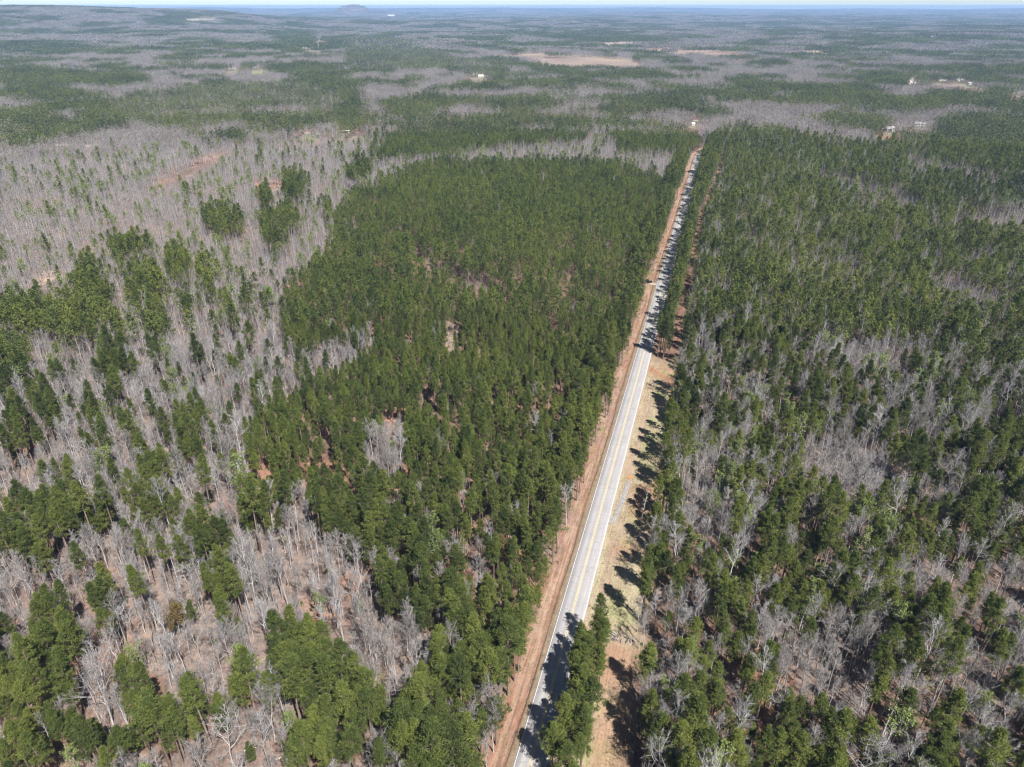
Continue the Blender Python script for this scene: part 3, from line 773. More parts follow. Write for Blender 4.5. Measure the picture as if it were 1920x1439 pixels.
# ------------------------------------------------------------------ distant woods: patches of whole trees
def patch_geo(seed, size, sp, pine, bud, lvl):
    r = np.random.default_rng(seed); g = Geo()
    n = int(size / sp); xs = (np.arange(n) + .5) * size / n - size / 2
    PX, PY = np.meshgrid(xs, xs); PX = PX.ravel() + r.uniform(-.5, .5, n * n) * sp; PY = PY.ravel() + r.uniform(-.5, .5, n * n) * sp
    nt, tri = {0: (30, 1.0), 1: (14, 1.9), 2: (9, 4.6)}[lvl]
    for x, y in zip(PX, PY):
        if r.random() < 0.12: continue
        c0 = np.array([x, y, 0]); u = r.random()
        if u < pine:
            H = r.uniform(14, 21); cr = 2.6 * (1, 1.25, 2.6)[lvl]; zb = H * .48
            h = r.random(nt); ph = r.random(nt) * 6.28; rad = cr * np.sqrt(r.random(nt)) * (1 - h ** 2) ** .5
            c = c0 + np.stack([np.cos(ph) * rad, np.sin(ph) * rad, zb + h * (H - zb)], 1)
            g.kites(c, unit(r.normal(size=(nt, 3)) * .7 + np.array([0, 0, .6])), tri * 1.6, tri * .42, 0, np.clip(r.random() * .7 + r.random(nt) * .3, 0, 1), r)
            if lvl == 0: g.tris(c0[None], np.array([[0, 0, 1.]]), H * .8, .22, 1, np.array([.5]), r)
        else:
            H = r.uniform(12, 19); cr = 3.0 * (1, 1.3, 2.6)[lvl]; zb = H * .35; nb = int(nt * (1.5, 1.6, 1.5)[lvl])
            h = r.random(nb); ph = r.random(nb) * 6.28; rad = cr * np.sqrt(r.random(nb)) * np.sin(np.clip(h * .8 + .2, 0, 1) * math.pi) ** .5
            c = c0 + np.stack([np.cos(ph) * rad, np.sin(ph) * rad, zb + h * (H - zb) - 1], 1)
            g.tris(c, unit(np.stack([np.cos(ph), np.sin(ph), np.full(nb, 1.3)], 1) + r.normal(size=(nb, 3)) * .4), tri * 2.4, tri * (.11, .26, .34)[lvl], 3 if r.random() < bud else 2, r.random(nb), r)
            g.tris(c0[None], unit(np.array([[r.normal() * .05, r.normal() * .05, 1.]])), H, (.16, .2, .3)[lvl], 1 if r.random() < .5 else 4, np.array([.5]), r)
    return g.mesh('forest_patch', [M['pine_far_shaded'], M['pine_bark'], M['twig'], M['bud'], M['bark']])
PT = []; PI = {}
def add_p(key, *a):
    PI.setdefault(key, []).append(len(PT)); PT.append(proto('patch', patch_geo(900 + len(PT), *a)))
for lvl, size, sp in ((0, 24, 4.4), (1, 64, 7.0), (2, 160, 17)):
    for i in range((4, 3, 2)[lvl]): add_p((lvl, 'p'), size, sp, .98, 0, lvl)
    for i in range((4, 3, 2)[lvl]): add_p((lvl, 'b'), size, sp, .03, .05, lvl)
    for i in range((3, 2, 2)[lvl]): add_p((lvl, 'm'), size, sp, .5, .12, lvl)
DX = []; DI = []
for lvl, r0, r1, sp in ((0, 915, 3000, 22.5), (1, 2970, 9000, 58), (2, 8900, 25200, 148)):
    x, y = grid_pts(r0, r1, math.radians(40 if lvl < 2 else 38), sp, 0.28, 60 + lvl)
    z, qx, qy, _, _ = zone_of(x, y, 11.0)
    nz = fbm(x, y * .6, 240 + 260 * lvl, 51, 3) + (vnoise(x, y, 70 + 40 * lvl, 3) - .5) * .16
    thr = 0.54 + 0.02 * (lvl == 0) - .02 * (lvl == 2)
    fm = np.where(nz > thr, 0, np.where(nz > thr - .05, 2, 1))
    n2 = fbm(x, y * .8, 90 + 110 * lvl, 57, 3)
    fm = np.where(n2 > .585, 0, np.where(n2 < .44, 1, fm))
    swap = n2 + .25 * (vnoise(x, y, 60 + 60 * lvl, 8) - .5)
    typ = np.where(z == FARMIX, fm, np.where((z == PLANT) | (z == CLUMP), 0, np.where((z == HALF) | (z == MIXED), 2, 1)))
    typ = np.where((z == HARD) & (swap > .57), 0, np.where((z == HARD) & (swap > .53), 2, typ))
    typ = np.where((z == PLANT) & (swap < .37), 1, np.where((z == PLANT) & (swap < .42), 2, typ))
    typ = np.where((z == MIXED) & (swap > .56), 0, np.where((z == MIXED) & (swap < .44), 1, typ))
    k = (z != OPEN) & (z != BRUSH)
    mg = 15 * 1331 / np.hypot(x, y) * (1, 1.6, 3)[lvl]
    for hx_, hy_, hw_, dp_ in YARDS:
        k &= ~((np.abs(qx - hx_) < hw_ + mg * .8) & (qy > hy_ - 3) & (qy < hy_ + dp_ * 1.3 + mg * .3))
    x, y, typ = x[k], y[k], typ[k]
    rr = rng.integers(0, 1000, len(x)); ii = np.zeros(len(x), int)
    for tcode, ch in ((0, 'p'), (1, 'b'), (2, 'm')):
        lst = np.array(PI[lvl, ch]); s = typ == tcode; ii[s] = lst[rr[s] % len(lst)]
    DX.append(np.stack([x, y, terr(x, y) - .3], 1)); DI.append(ii)
DX = np.concatenate(DX); DI = np.concatenate(DI)
instancer('distant_forest', DX, DI, rng.uniform(.9, 1.12, len(DX)), rng.integers(0, 4, len(DX)) * 1.5708 + rng.normal(size=len(DX)) * .1, PT, 'woods of pine and bare hardwood rolling away to the horizon', 'distant forest')

# ------------------------------------------------------------------ ground sheet
na, amax = 470, math.radians(52)
ths = np.linspace(-amax, amax, na)
rs = np.concatenate([[28], np.exp(np.linspace(math.log(40), math.log(25500), 780))])
R, T = np.meshgrid(rs, ths, indexing='ij')
GX = (R * np.sin(T)).ravel(); GY = (R * np.cos(T)).ravel(); GZ = terr(GX, GY)
gz, gpx, gpy, gt, gl = zone_of(GX, GY, 0.3)
d = np.hypot(GX, GY)
litter = np.array([.165, .118, .100]); tan = np.array([.195, .160, .138]); need = np.array([.135, .090, .068]); redc = np.array([.25, .130, .085])
n1 = fbm(GX, GY, 30, 71, 3)[:, None]; n2 = sstep(.58, .78, fbm(GX, GY, 45, 77, 3))[:, None]
gc = litter * (1 - n1) + tan * n1
pz = np.isin(gz, [PLANT, CLUMP, MIXED])[:, None]
gc = np.where(pz, need * (.8 + .5 * n1), gc)
gc = gc * (1 - n2 * .55) + redc * n2 * .55
far = sstep(14000, 22000, d)[:, None]
nzf = sstep(.46, .56, fbm(GX, GY * .55, 1400, 51, 3))[:, None]
gc = gc * (1 - far) + far * (nzf * np.array([.045, .07, .03]) + (1 - nzf) * np.array([.22, .19, .185]))
px0, py0 = proj(GX, GY, GZ)
for code, poly, c in OPENS:
    s = in_poly(px0, py0, poly); nn = fbm(GX[s], GY[s] * .6, 130, 5, 3)[:, None] if poly[0][1] < 130 else fbm(GX[s], GY[s], 18, 5, 2)[:, None]
    gc[s] = np.array(c) * (.62 + .7 * nn) * (1 - .25 * sstep(.5, .6, nn) * np.array([0, -.1, .3]))
for x, y, hw, dp in YARDS:
    s = (np.abs(px0 - x) < hw) & (py0 > y - 3) & (py0 < y + dp); gc[s] = np.array([.17, .165, .115]) * (.8 + .4 * n1[s])
nr_, nc_ = len(rs), na
ii = np.arange(nr_ - 1)[:, None] * nc_ + np.arange(nc_ - 1)[None]
F = np.stack([ii, ii + 1, ii + nc_ + 1, ii + nc_], -1).reshape(-1, 4)
b = NB('forest_floor')
colr = b.attr('soil', 'Color')
p = b.pos()
nA = b.noise(0.55, 6, 0.78, p); nB = b.noise(0.12, 3, 0.6, p)
c = b.mix(1.0, colr, b.ramp(nA, [(0.3, (.42, .43, .45)), (0.5, (1, 1, 1)), (0.72, (1.6, 1.5, 1.42))]), 'MULTIPLY')
c = b.mix(1.0, c, b.ramp(nB, [(0.3, (.78, .78, .8)), (0.7, (1.22, 1.2, 1.18))]), 'MULTIPLY')
M['floor'] = b.princ(c, 0.95, 0.1, bump=nA, bstr=0.5, bdist=0.3)
gm = new_mesh('ground', np.stack([GX, GY, GZ], 1), F[:, ::-1].copy(), [M['floor']], None, {'soil': ('FLOAT_COLOR', np.concatenate([gc, np.ones((len(gc), 1))], 1).astype(np.float32))}, True)
tag(link('ground', gm), 'leaf littered forest floor and far rolling country', None, None, 'structure')

# ------------------------------------------------------------------ road and verges
def strip(name, ts, ls, zfun, cfun, mat, parent=None):
    T_, L_ = np.meshgrid(ts, ls, indexing='ij'); t = T_.ravel(); l = L_.ravel()
    x, y = road_xy(t, l); z = zfun(t, l)
    n, m = len(ts), len(ls)
    i = np.arange(n - 1)[:, None] * m + np.arange(m - 1)[None]
    f = np.stack([i, i + 1, i + m + 1, i + m], -1).reshape(-1, 4)
    at = {'lat': ('FLOAT', l.astype(np.float32)), 'along': ('FLOAT', t.astype(np.float32))}
    if cfun is not None:
        c = np.concatenate([cfun(t, l), np.ones((len(t), 1))], 1); at['soil'] = ('FLOAT_COLOR', c.astype(np.float32))
    return link(name, new_mesh(name, np.stack([x, y, z], 1), f, [mat], None, at, True), parent)

ROADZ = 0.85
road_t = np.arange(-130, 860, 3.0)
b = NB('worn_asphalt')
lat = b.attr('lat'); al = b.attr('along')
cx = b.new('ShaderNodeCombineXYZ'); b.l(lat, cx.inputs[0]); b.l(b.math('MULTIPLY', al, 0.06), cx.inputs[1])
streak = b.noise(1.6, 3, .55, cx.outputs[0]); grain = b.noise(6.0, 4, .7, b.pos()); patch = b.noise(0.16, 3, .6, b.pos())
c = b.ramp(streak, [(.3, (.272, .264, .266)), (.7, (.322, .313, .315))])
c = b.mix(1.0, c, b.ramp(grain, [(.3, (.9, .9, .9)), (.7, (1.08, 1.08, 1.08))]), 'MULTIPLY')
c = b.mix(1.0, c, b.ramp(patch, [(.3, (.9, .9, .91)), (.7, (1.06, 1.06, 1.06))]), 'MULTIPLY')
# darker wheel paths and transverse cracks
wp = b.math('ABSOLUTE', b.math('SUBTRACT', b.math('ABSOLUTE', b.math('SUBTRACT', b.math('ABSOLUTE', lat), 1.7)), 0.85))
c = b.mix(b.math('MULTIPLY', b.math('LESS_THAN', wp, 0.3), 0.5), c, (.24, .233, .235))
cy = b.new('ShaderNodeCombineXYZ'); b.l(b.math('MULTIPLY', lat, 0.10), cy.inputs[0]); b.l(b.math('MULTIPLY', al, .45), cy.inputs[1])
crk = b.noise(1.0, 2, .5, cy.outputs[0])
c = b.mix(b.math('MULTIPLY', b.math('LESS_THAN', b.math('ABSOLUTE', b.math('SUBTRACT', crk, .5)), .006), .45), c, (.16, .155, .16))
M['asphalt'] = b.princ(c, .85, .25)
rz = lambda t, l: ROADZ - 0.018 * np.abs(l)
road = strip('road', road_t, np.array([-3.75, -3.72, -1.8, 0, 1.8, 3.72, 3.75]), lambda t, l: rz(t, l) - np.where(np.abs(l) > 3.73, .12, 0), None, M['asphalt'])
tag(road, 'straight two lane grey asphalt road with white edge lines', None, None, 'structure')
def paint(name, col):
    b = NB(name); n = b.noise(2.2, 4, .7, b.pos())
    return b.princ(b.ramp(n, [(.28, tuple(x * .72 for x in col)), (.55, col)]), .75, .2)
M['white_paint'] = paint('white_paint', (.58, .57, .565)); M['yellow_paint'] = paint('yellow_paint', (.50, .42, .20))
for nm, lo, hi, m in (('edge_line', -3.44, -3.31, 'white_paint'), ('edge_line', 3.31, 3.44, 'white_paint'), ('centre_line', -0.27, -0.10, 'yellow_paint'), ('centre_line', 0.10, 0.27, 'yellow_paint')):
    strip(nm, road_t, np.array([lo, hi]), lambda t, l: rz(t, l) + .006, None, M[m], road)

def lerp_prof(l, xs, zs): return np.interp(l, xs, zs)
def vz_left(t, l):
    jit = (vnoise(t, l * 3, 6, 3) - .5) * .16 * sstep(-4.4, -5.4, l)
    dc = -5.6 + (vnoise(t, 0 * t, 26, 8) - .5) * .9
    z = lerp_prof(l, [-13.5, -10.5, -9, -7.2, -6.2, -5.3, -4.4, -3.7], [-.5, .75, .95, .75, .5, .46, .68, .80])
    return z + jit - .55 * np.exp(-((l - dc) / .30) ** 2)
def vz_right(t, l):
    jit = (vnoise(t, l * 3, 5, 13) - .5) * .14 * sstep(4.2, 5.2, l)
    z = lerp_prof(l, [3.7, 4.6, 6.5, 8, 10, 16, 19.5, 24], [.80, .66, .5, .42, .55, .7, .5, -.6])
    return z + jit
V = lambda *a: np.array(a)
def mixc(a, b_, f): return a * (1 - f[:, None]) + b_ * f[:, None]
CLAY, TANC, STRAW, GRASSC, PINK = V(.265, .148, .106), V(.285, .212, .162), V(.285, .246, .175), V(.19, .192, .098), V(.262, .186, .152)
def c_left(t, l):
    s1 = fbm(l * 1.6, t * .10, 1.0, 3, 3); s2 = fbm(l, t, 7, 9, 3); s3 = fbm(l, t, 26, 15, 2); s4 = fbm(l * 2.2, t * .05, 1., 33, 2)
    c = mixc(np.tile(PINK, (len(t), 1)), np.tile(CLAY, (len(t), 1)), sstep(.38, .62, s3 * .6 + s2 * .4))
    c = mixc(c, np.tile(TANC * 1.15, (len(t), 1)), .85 * sstep(.40, .62, s1))
    c = mixc(c, np.tile(V(.36, .27, .215), (len(t), 1)), .7 * sstep(.5, .7, fbm(l, t * .5, 3.2, 73, 3)) * np.exp(-((l + 7.6) / 1.6) ** 2))
    nearr = sstep(-5.6, -4.6, l) * sstep(.3, .55, s3 + .1)
    c = mixc(c, np.tile(STRAW * .92, (len(t), 1)), nearr * .8)
    c = mixc(c, np.tile(GRASSC, (len(t), 1)), .8 * sstep(.62, .75, s2) * sstep(-6.4, -7.6, l))
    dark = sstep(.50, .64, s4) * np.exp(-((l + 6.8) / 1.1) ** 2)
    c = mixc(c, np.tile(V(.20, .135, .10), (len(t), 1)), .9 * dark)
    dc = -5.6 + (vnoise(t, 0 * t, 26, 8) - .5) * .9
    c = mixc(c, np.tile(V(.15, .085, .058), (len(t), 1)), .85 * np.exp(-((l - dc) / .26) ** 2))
    return c * (.58 + .40 * fbm(l, t, 1.4, 44, 3))[:, None] * np.array([1.04, .98, .95])
def c_right(t, l):
    s1 = fbm(l * 1.5, t * .08, 1.0, 53, 3); s2 = fbm(l, t, 6, 59, 3); s3 = fbm(l, t, 22, 65, 2)
    n = len(t)
    c = mixc(np.tile(STRAW, (n, 1)), np.tile(TANC, (n, 1)), sstep(.42, .65, s1))
    c = mixc(c, np.tile(GRASSC * 1.25, (n, 1)), .75 * sstep(.42, .66, s2) * sstep(7.5, 10, l))
    ruts = np.exp(-((l - 6.4) / .7) ** 2) + np.exp(-((l - 8.0) / .5) ** 2) * .7
    c = mixc(c, np.tile(PINK, (n, 1)), np.clip(ruts, 0, 1) * .75)
    c = mixc(c, np.tile(CLAY, (n, 1)), .7 * sstep(.58, .75, s3))
    # red side track and the shaded dirt lane further on
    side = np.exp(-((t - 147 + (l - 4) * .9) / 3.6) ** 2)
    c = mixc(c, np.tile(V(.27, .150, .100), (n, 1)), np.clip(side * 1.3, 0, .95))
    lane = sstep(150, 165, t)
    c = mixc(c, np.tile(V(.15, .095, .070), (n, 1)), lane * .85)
    low = sstep(-20, -45, t) * sstep(11, 13, l)
    c = mixc(c, np.tile(V(.30, .175, .128), (n, 1)), low * .6 * sstep(.35, .55, s3))
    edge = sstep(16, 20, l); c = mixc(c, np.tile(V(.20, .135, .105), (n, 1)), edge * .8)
    return c * (.86 + .28 * fbm(l, t, 1.8, 84, 2))[:, None] * np.array([.97, 1.0, .95])
b = NB('verge_soil'); cc_ = b.attr('soil', 'Color'); nA = b.noise(2.2, 5, .75, b.pos())
cx = b.new('ShaderNodeCombineXYZ'); b.l(b.math('MULTIPLY', b.attr('lat'), 2.4), cx.inputs[0]); b.l(b.math('MULTIPLY', b.attr('along'), .16), cx.inputs[1])
nS = b.noise(1.0, 4, .65, cx.outputs[0])
c = b.mix(1.0, cc_, b.ramp(nA, [(.28, (.66, .65, .63)), (.5, (1, 1, 1)), (.75, (1.32, 1.28, 1.22))]), 'MULTIPLY')
c = b.mix(1.0, c, b.ramp(nS, [(.3, (.78, .76, .75)), (.7, (1.18, 1.16, 1.14))]), 'MULTIPLY')
M['verge'] = b.princ(c, .95, .1, bump=nA, bstr=.6, bdist=.12)
vt = np.arange(-130, 860, 1.1)
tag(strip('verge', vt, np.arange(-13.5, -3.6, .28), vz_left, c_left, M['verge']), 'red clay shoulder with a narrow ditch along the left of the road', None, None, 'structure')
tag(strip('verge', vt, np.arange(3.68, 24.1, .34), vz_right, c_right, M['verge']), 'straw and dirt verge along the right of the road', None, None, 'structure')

# dirt lane behind the roadside pines
lt = np.arange(158, 700, 3.0)
def lane_l(t): return 13.8 + 13 * sstep(330, 720, t)
def lane(name):
    ls = np.linspace(-1.9, 1.9, 9); T_, L_ = np.meshgrid(lt, ls, indexing='ij'); t = T_.ravel(); q = L_.ravel()
    l = lane_l(t) + q; x, y = road_xy(t, l); z = np.where(l < 22, vz_right(t, l), -.6); z = np.maximum(z, terr(x, y)) + .05 - .12 * (np.abs(q) > 1.8)
    m = len(ls); i = np.arange(len(lt) - 1)[:, None] * m + np.arange(m - 1)[None]
    f = np.stack([i, i + 1, i + m + 1, i + m], -1).reshape(-1, 4)
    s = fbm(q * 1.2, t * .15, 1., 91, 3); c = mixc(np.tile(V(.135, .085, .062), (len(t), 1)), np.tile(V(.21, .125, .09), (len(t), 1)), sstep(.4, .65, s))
    return link(name, new_mesh(name, np.stack([x, y, z], 1), f, [M['verge']], None, {'lat': ('FLOAT', q.astype(np.float32)), 'along': ('FLOAT', t.astype(np.float32)), 'soil': ('FLOAT_COLOR', np.concatenate([c, np.ones((len(c), 1))], 1).astype(np.float32))}, True))
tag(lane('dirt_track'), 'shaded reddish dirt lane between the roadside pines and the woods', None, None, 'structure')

# grass tufts on the verges
def tuft_geo(seed):
    r = np.random.default_rng(seed); g = Geo(); n = 16
    g.tris(np.concatenate([r.normal(size=(n, 2)) * .14, np.zeros((n, 1))], 1), unit(r.normal(size=(n, 3)) * .5 + np.array([0, 0, 1.])), r.uniform(.2, .5, n), .03, 0, r.random(n), r)
    return g
M['straw'] = foliage('straw_grass', (.30, .25, .13), (.42, .36, .20), (.50, .45, .28), .25)
M['green_grass'] = foliage('green_grass', (.14, .16, .06), (.20, .22, .09), (.30, .30, .14), .25)
GT = [proto('tuft', tuft_geo(800 + i).mesh('tuft', [M['straw'] if i < 3 else M['green_grass']])) for i in range(4)]
n = 16000
gt_ = rng.uniform(-75, 330, n); right = rng.random(n) < .68
gl_ = np.where(right, rng.uniform(4.4, 19, n), rng.uniform(-11, -4.2, n))
den = fbm(gl_, gt_, 5, 19, 3); k = (den > np.where(right, .44, .53)) & ~((gt_ > 150) & right)
gt_, gl_ = gt_[k], gl_[k]; x, y = road_xy(gt_, gl_); z = np.where(gl_ > 0, vz_right(gt_, gl_), vz_left(gt_, gl_))
gi_ = np.where(rng.random(len(x)) < .25, 3, rng.integers(0, 3, len(x)))
instancer('grass', np.stack([x, y, z - .03], 1), gi_, rng.uniform(.5, 1.1, len(x)), rng.random(len(x)) * 6.28, GT, 'dry straw coloured grass tufts on the road verges', 'grass')

# ------------------------------------------------------------------ wash, puddle, brush pile, logs, snag
def at_px(x, y, z=0.): a, b_ = unp(x, y, z); return a, b_
wpath = [(1179, 903), (1174, 918), (1168, 935), (1161, 952), (1154, 968), (1146, 984)]
wx = np.array([at_px(*p, .5) for p in wpath]); wt, wl = road_tl(wx[:, 0], wx[:, 1])
o_ = np.argsort(wt); wt, wl = wt[o_], wl[o_]
ts = np.linspace(wt[0], wt[-1], 60)
M['gravel'] = plain('grey_gravel', (.235, .225, .228), .8, .3, 0, .3, 3.0)
def wash():
    ls = np.linspace(-1.05, 1.05, 9); T_, Q_ = np.meshgrid(ts, ls, indexing='ij'); t = T_.ravel(); q = Q_.ravel()
    wd = .55 + .45 * np.sin(np.clip((t - wt[0]) / (wt[-1] - wt[0]), 0, 1) * math.pi) ** .5 + .15 * (vnoise(t, t * 0, 3, 2) - .5)
    l = np.interp(t, wt, wl) + q * wd; x, y = road_xy(t, l); z = vz_right(t, l) + .10 - .16 * np.abs(q) ** 3 + (vnoise(t, q * 2, 1.1, 5) - .5) * .14
    m = 9; i = np.arange(len(ts) - 1)[:, None] * m + np.arange(m - 1)[None]
    return link('gravel_wash', new_mesh('gravel_wash', np.stack([x, y, z], 1), np.stack([i, i + 1, i + m + 1, i + m], -1).reshape(-1, 4), [M['gravel']], None, None, False))
tag(wash(), 'pale grey gravel wash in the ditch beside the road', None, None, 'structure')
def rock_geo(seed):
    r = np.random.default_rng(seed)
    v = unit(r.normal(size=(9, 3))) * np.array([.5, .4, .28]) * r.uniform(.8, 1.2, (9, 1))
    import bmesh
    bm = bmesh.new(); [bm.verts.new(p) for p in v]; bmesh.ops.convex_hull(bm, input=bm.verts)
    me = bpy.data.meshes.new('stone'); bm.to_mesh(me); bm.free(); me.materials.append(M['stone']); return me
M['stone'] = plain('pale_stone', (.25, .24, .245), .8, .3, 0, .25, 1.5)
RK = [proto('stone', rock_geo(i)) for i in range(3)]
n = 260; t = rng.uniform(wt[0], wt[-1], n); l = np.interp(t, wt, wl) + rng.normal(size=n) * .55
x, y = road_xy(t, l)
instancer('stones', np.stack([x, y, vz_right(t, l) + .1], 1), rng.integers(0, 3, n), rng.uniform(.2, .6, n), rng.random(n) * 6.28, RK, 'pale broken stones lining the ditch beside the road', 'stones')
# orange puddle
px_, py_ = at_px(1181, 895, .5); t0, l0 = [float(v) for v in road_tl(np.array(px_), np.array(py_))]
th = np.linspace(0, 2 * math.pi, 24, endpoint=False); rad = 1.0 + .2 * np.sin(th * 3 + 1)
pt = [road_xy(t0 + 1.15 * r_ * math.cos(a), l0 + .75 * r_ * math.sin(a)) for a, r_ in zip(th, rad)]
zc = float(vz_right(np.array([t0]), np.array([l0]))[0]) + .14
b = NB('muddy_water'); M['mud'] = b.princ(b.ramp(b.noise(1.5, 2, .5, b.pos()), [(.3, (.33, .165, .06)), (.7, (.42, .22, .085))]), .25, .5)
pm = new_mesh('puddle', [(q[0], q[1], zc) for q in pt] + [(q[0] + (px_ - q[0]) * -.12, q[1] + (py_ - q[1]) * -.12, zc - .3) for q in pt], [tuple(range(24))[::-1]] + [(i, (i + 1) % 24, 24 + (i + 1) % 24, 24 + i) for i in range(24)], [M['mud']])
tag(link('puddle', pm), 'small orange muddy puddle at the head of the gravel wash', None, None, 'structure')

# brush pile of dark charred sticks
bxp, byp = at_px(1166, 1198, .6)
M['char'] = plain('weathered_sticks', (.10, .09, .10), .9, .2, 0, .4, 4); M['stick'] = plain('grey_sticks', (.40, .35, .33), .9, .2, 0, .25, 4)
e = bpy.data.objects.new('brush_pile', None); COL.objects.link(e); e.location = (bxp, byp, .6)
tag(e, 'dark pile of weathered branches on the dry grass verge', 'brush pile')
r = np.random.default_rng(77)
for i in range(46):
    u = r.random() * 6.0 - 3.0; c0 = np.array([u, r.normal() * .8 - u * .25, .12 + abs(r.normal()) * .25])
    a = r.random() * 3.14; d_ = np.array([math.cos(a), math.sin(a), r.normal() * .22]); L = r.uniform(.9, 2.6)
    g = Geo(); g.tube([c0 - d_ * L / 2, c0 + r.normal(size=3) * .08, c0 + d_ * L / 2], [.09, .07, .03], 5, 0)
    link('stick', g.mesh('stick', [M['char'] if r.random() < .68 else M['stick']]), e)

# fallen logs lying in the bare woods: px of both ends
LOGS = [((450,1287),(476,1272),'pale fallen log under the bare trees beside the pine clump at lower left'),
 ((660,1239),(676,1240),'short white fallen log on the red litter below the tallest bare tree'),
 ((678,1236),(702,1252),'white fallen trunk slanting down toward the pines on red litter'),
 ((640,1260),(665,1254),'thin pale log lying level on the litter clearing'),
 ((516,1424),(540,1415),'tan split log beside the pines at the bottom edge'),
 ((458,1408),(482,1396),'long pale fallen trunk at the bottom edge near the forked white tree'),
 ((455,1240),(470,1246),'thin bleached log beside the tall forked bare tree'),
 ((470,1252),(486,1238),'bleached log crossing the litter left of the tall forked tree'),
 ((1530,1150),(1560,1172),'fallen grey trunk in the right woods gap'),
 ((1545,1165),(1570,1180),'second grey fallen trunk beside the longer one in the right woods gap'),
 ((1280,1205),(1300,1212),'pale log on the red-soil gap behind the verge'),
 ((395,1262),(412,1270),'pale log under the straight-trunked bare tree at lower left')]
M['log'] = plain('bleached_wood', (.52, .44, .37), .9, .2, 0, .25, 2)
for a, c_, lab in LOGS:
    A = np.array([*at_px(*a, .3), .3]); B = np.array([*at_px(*c_, .3), .3]); A[2] = B[2] = float(terr(A[0], A[1])) + .25
    e = bpy.data.objects.new('fallen_log', None); COL.objects.link(e); e.location = A
    tag(e, lab, 'log', 'fallen logs in the woods')
    D_ = B - A; g = Geo(); uu = np.linspace(0, 1, 6); g.tube(D_[None] * uu[:, None] + np.random.default_rng(int(a[0])).normal(size=(6, 3)) * .06, .24 - .15 * uu, 7, 0)
    link('stem', g.mesh('stem', [M['log']]), e)
    for q in (.55, .75, .9):
        s = np.array([D_[1], -D_[0], 0]); s = s / np.linalg.norm(s) * (1 if q != .75 else -1)
        g = Geo(); p_ = D_ * q; g.tube([p_, p_ + s * .8 + D_ / np.linalg.norm(D_) * .7 + np.array([0, 0, .25]), p_ + s * 1.3 + D_ / np.linalg.norm(D_) * 1.6 + np.array([0, 0, .4])], [.09, .06, .02], 4, 0)
        link('limb', g.mesh('limb', [M['log']]), e)
# snag at the verge
sx, sy = at_px(1201, 979, .6)
e = bpy.data.objects.new('dead_snag', None); COL.objects.link(e); e.location = (sx, sy, .55)
tag(e, 'thin bare dead trunk standing alone between the verge and the pines', 'dead tree')
g = Geo(); zz = np.linspace(0, 1, 7); g.tube(np.stack([zz * 1.4, zz ** 2 * .6, zz * 12], 1), .17 - .13 * zz, 6, 0); link('trunk', g.mesh('trunk', [M['bark']]), e)
r = np.random.default_rng(3)
for i in range(9):
    z0 = r.uniform(6, 11.5); a = r.random() * 6.28; u = z0 / 12; p_ = np.array([u * 1.4, u * u * .6, z0]); L = r.uniform(.5, 1.5)
    g = Geo(); g.tube([p_, p_ + np.array([math.cos(a), math.sin(a), .5]) * L], [.05, .015], 4, 0); link('limb', g.mesh('limb', [M['bark']]), e)

# ------------------------------------------------------------------ boxes / buildings / car
import bmesh
def bm_obj(name, parent, mat, build, bevel=0.0):
    bm = bmesh.new(); build(bm)
    if bevel: bmesh.ops.bevel(bm, geom=list(bm.edges), offset=bevel, segments=2, affect='EDGES', profile=.6)
    bmesh.ops.recalc_face_normals(bm, faces=bm.faces)
    me = bpy.data.meshes.new(name); bm.to_mesh(me); bm.free(); me.materials.append(mat)
    return link(name, me, parent)
def box(bm, x0, x1, y0, y1, z0, z1):
    v = [bm.verts.new(p) for p in ((x0, y0, z0), (x1, y0, z0), (x1, y1, z0), (x0, y1, z0), (x0, y0, z1), (x1, y0, z1), (x1, y1, z1), (x0, y1, z1))]
    for f in ((0, 3, 2, 1), (4, 5, 6, 7), (0, 1, 5, 4), (1, 2, 6, 5), (2, 3, 7, 6), (3, 0, 4, 7)): bm.faces.new([v[i] for i in f])
def prism(bm, prof, y0, y1):
    a = [bm.verts.new((x, y0, z)) for x, z in prof]; c = [bm.verts.new((x, y1, z)) for x, z in prof]; n = len(prof)
    bm.faces.new(a[::-1]); bm.faces.new(c)
    for i in range(n): bm.faces.new((a[i], a[(i + 1) % n], c[(i + 1) % n], c[i]))
M['glass'] = plain('window_glass', (.03, .035, .045), .08, .6, 0, .1, 1)
M['trim'] = plain('white_trim', (.78, .77, .74), .6, .3, 0, .06, 1)
M['door'] = plain('brown_door', (.16, .09, .06), .6, .3, 0, .1, 1)
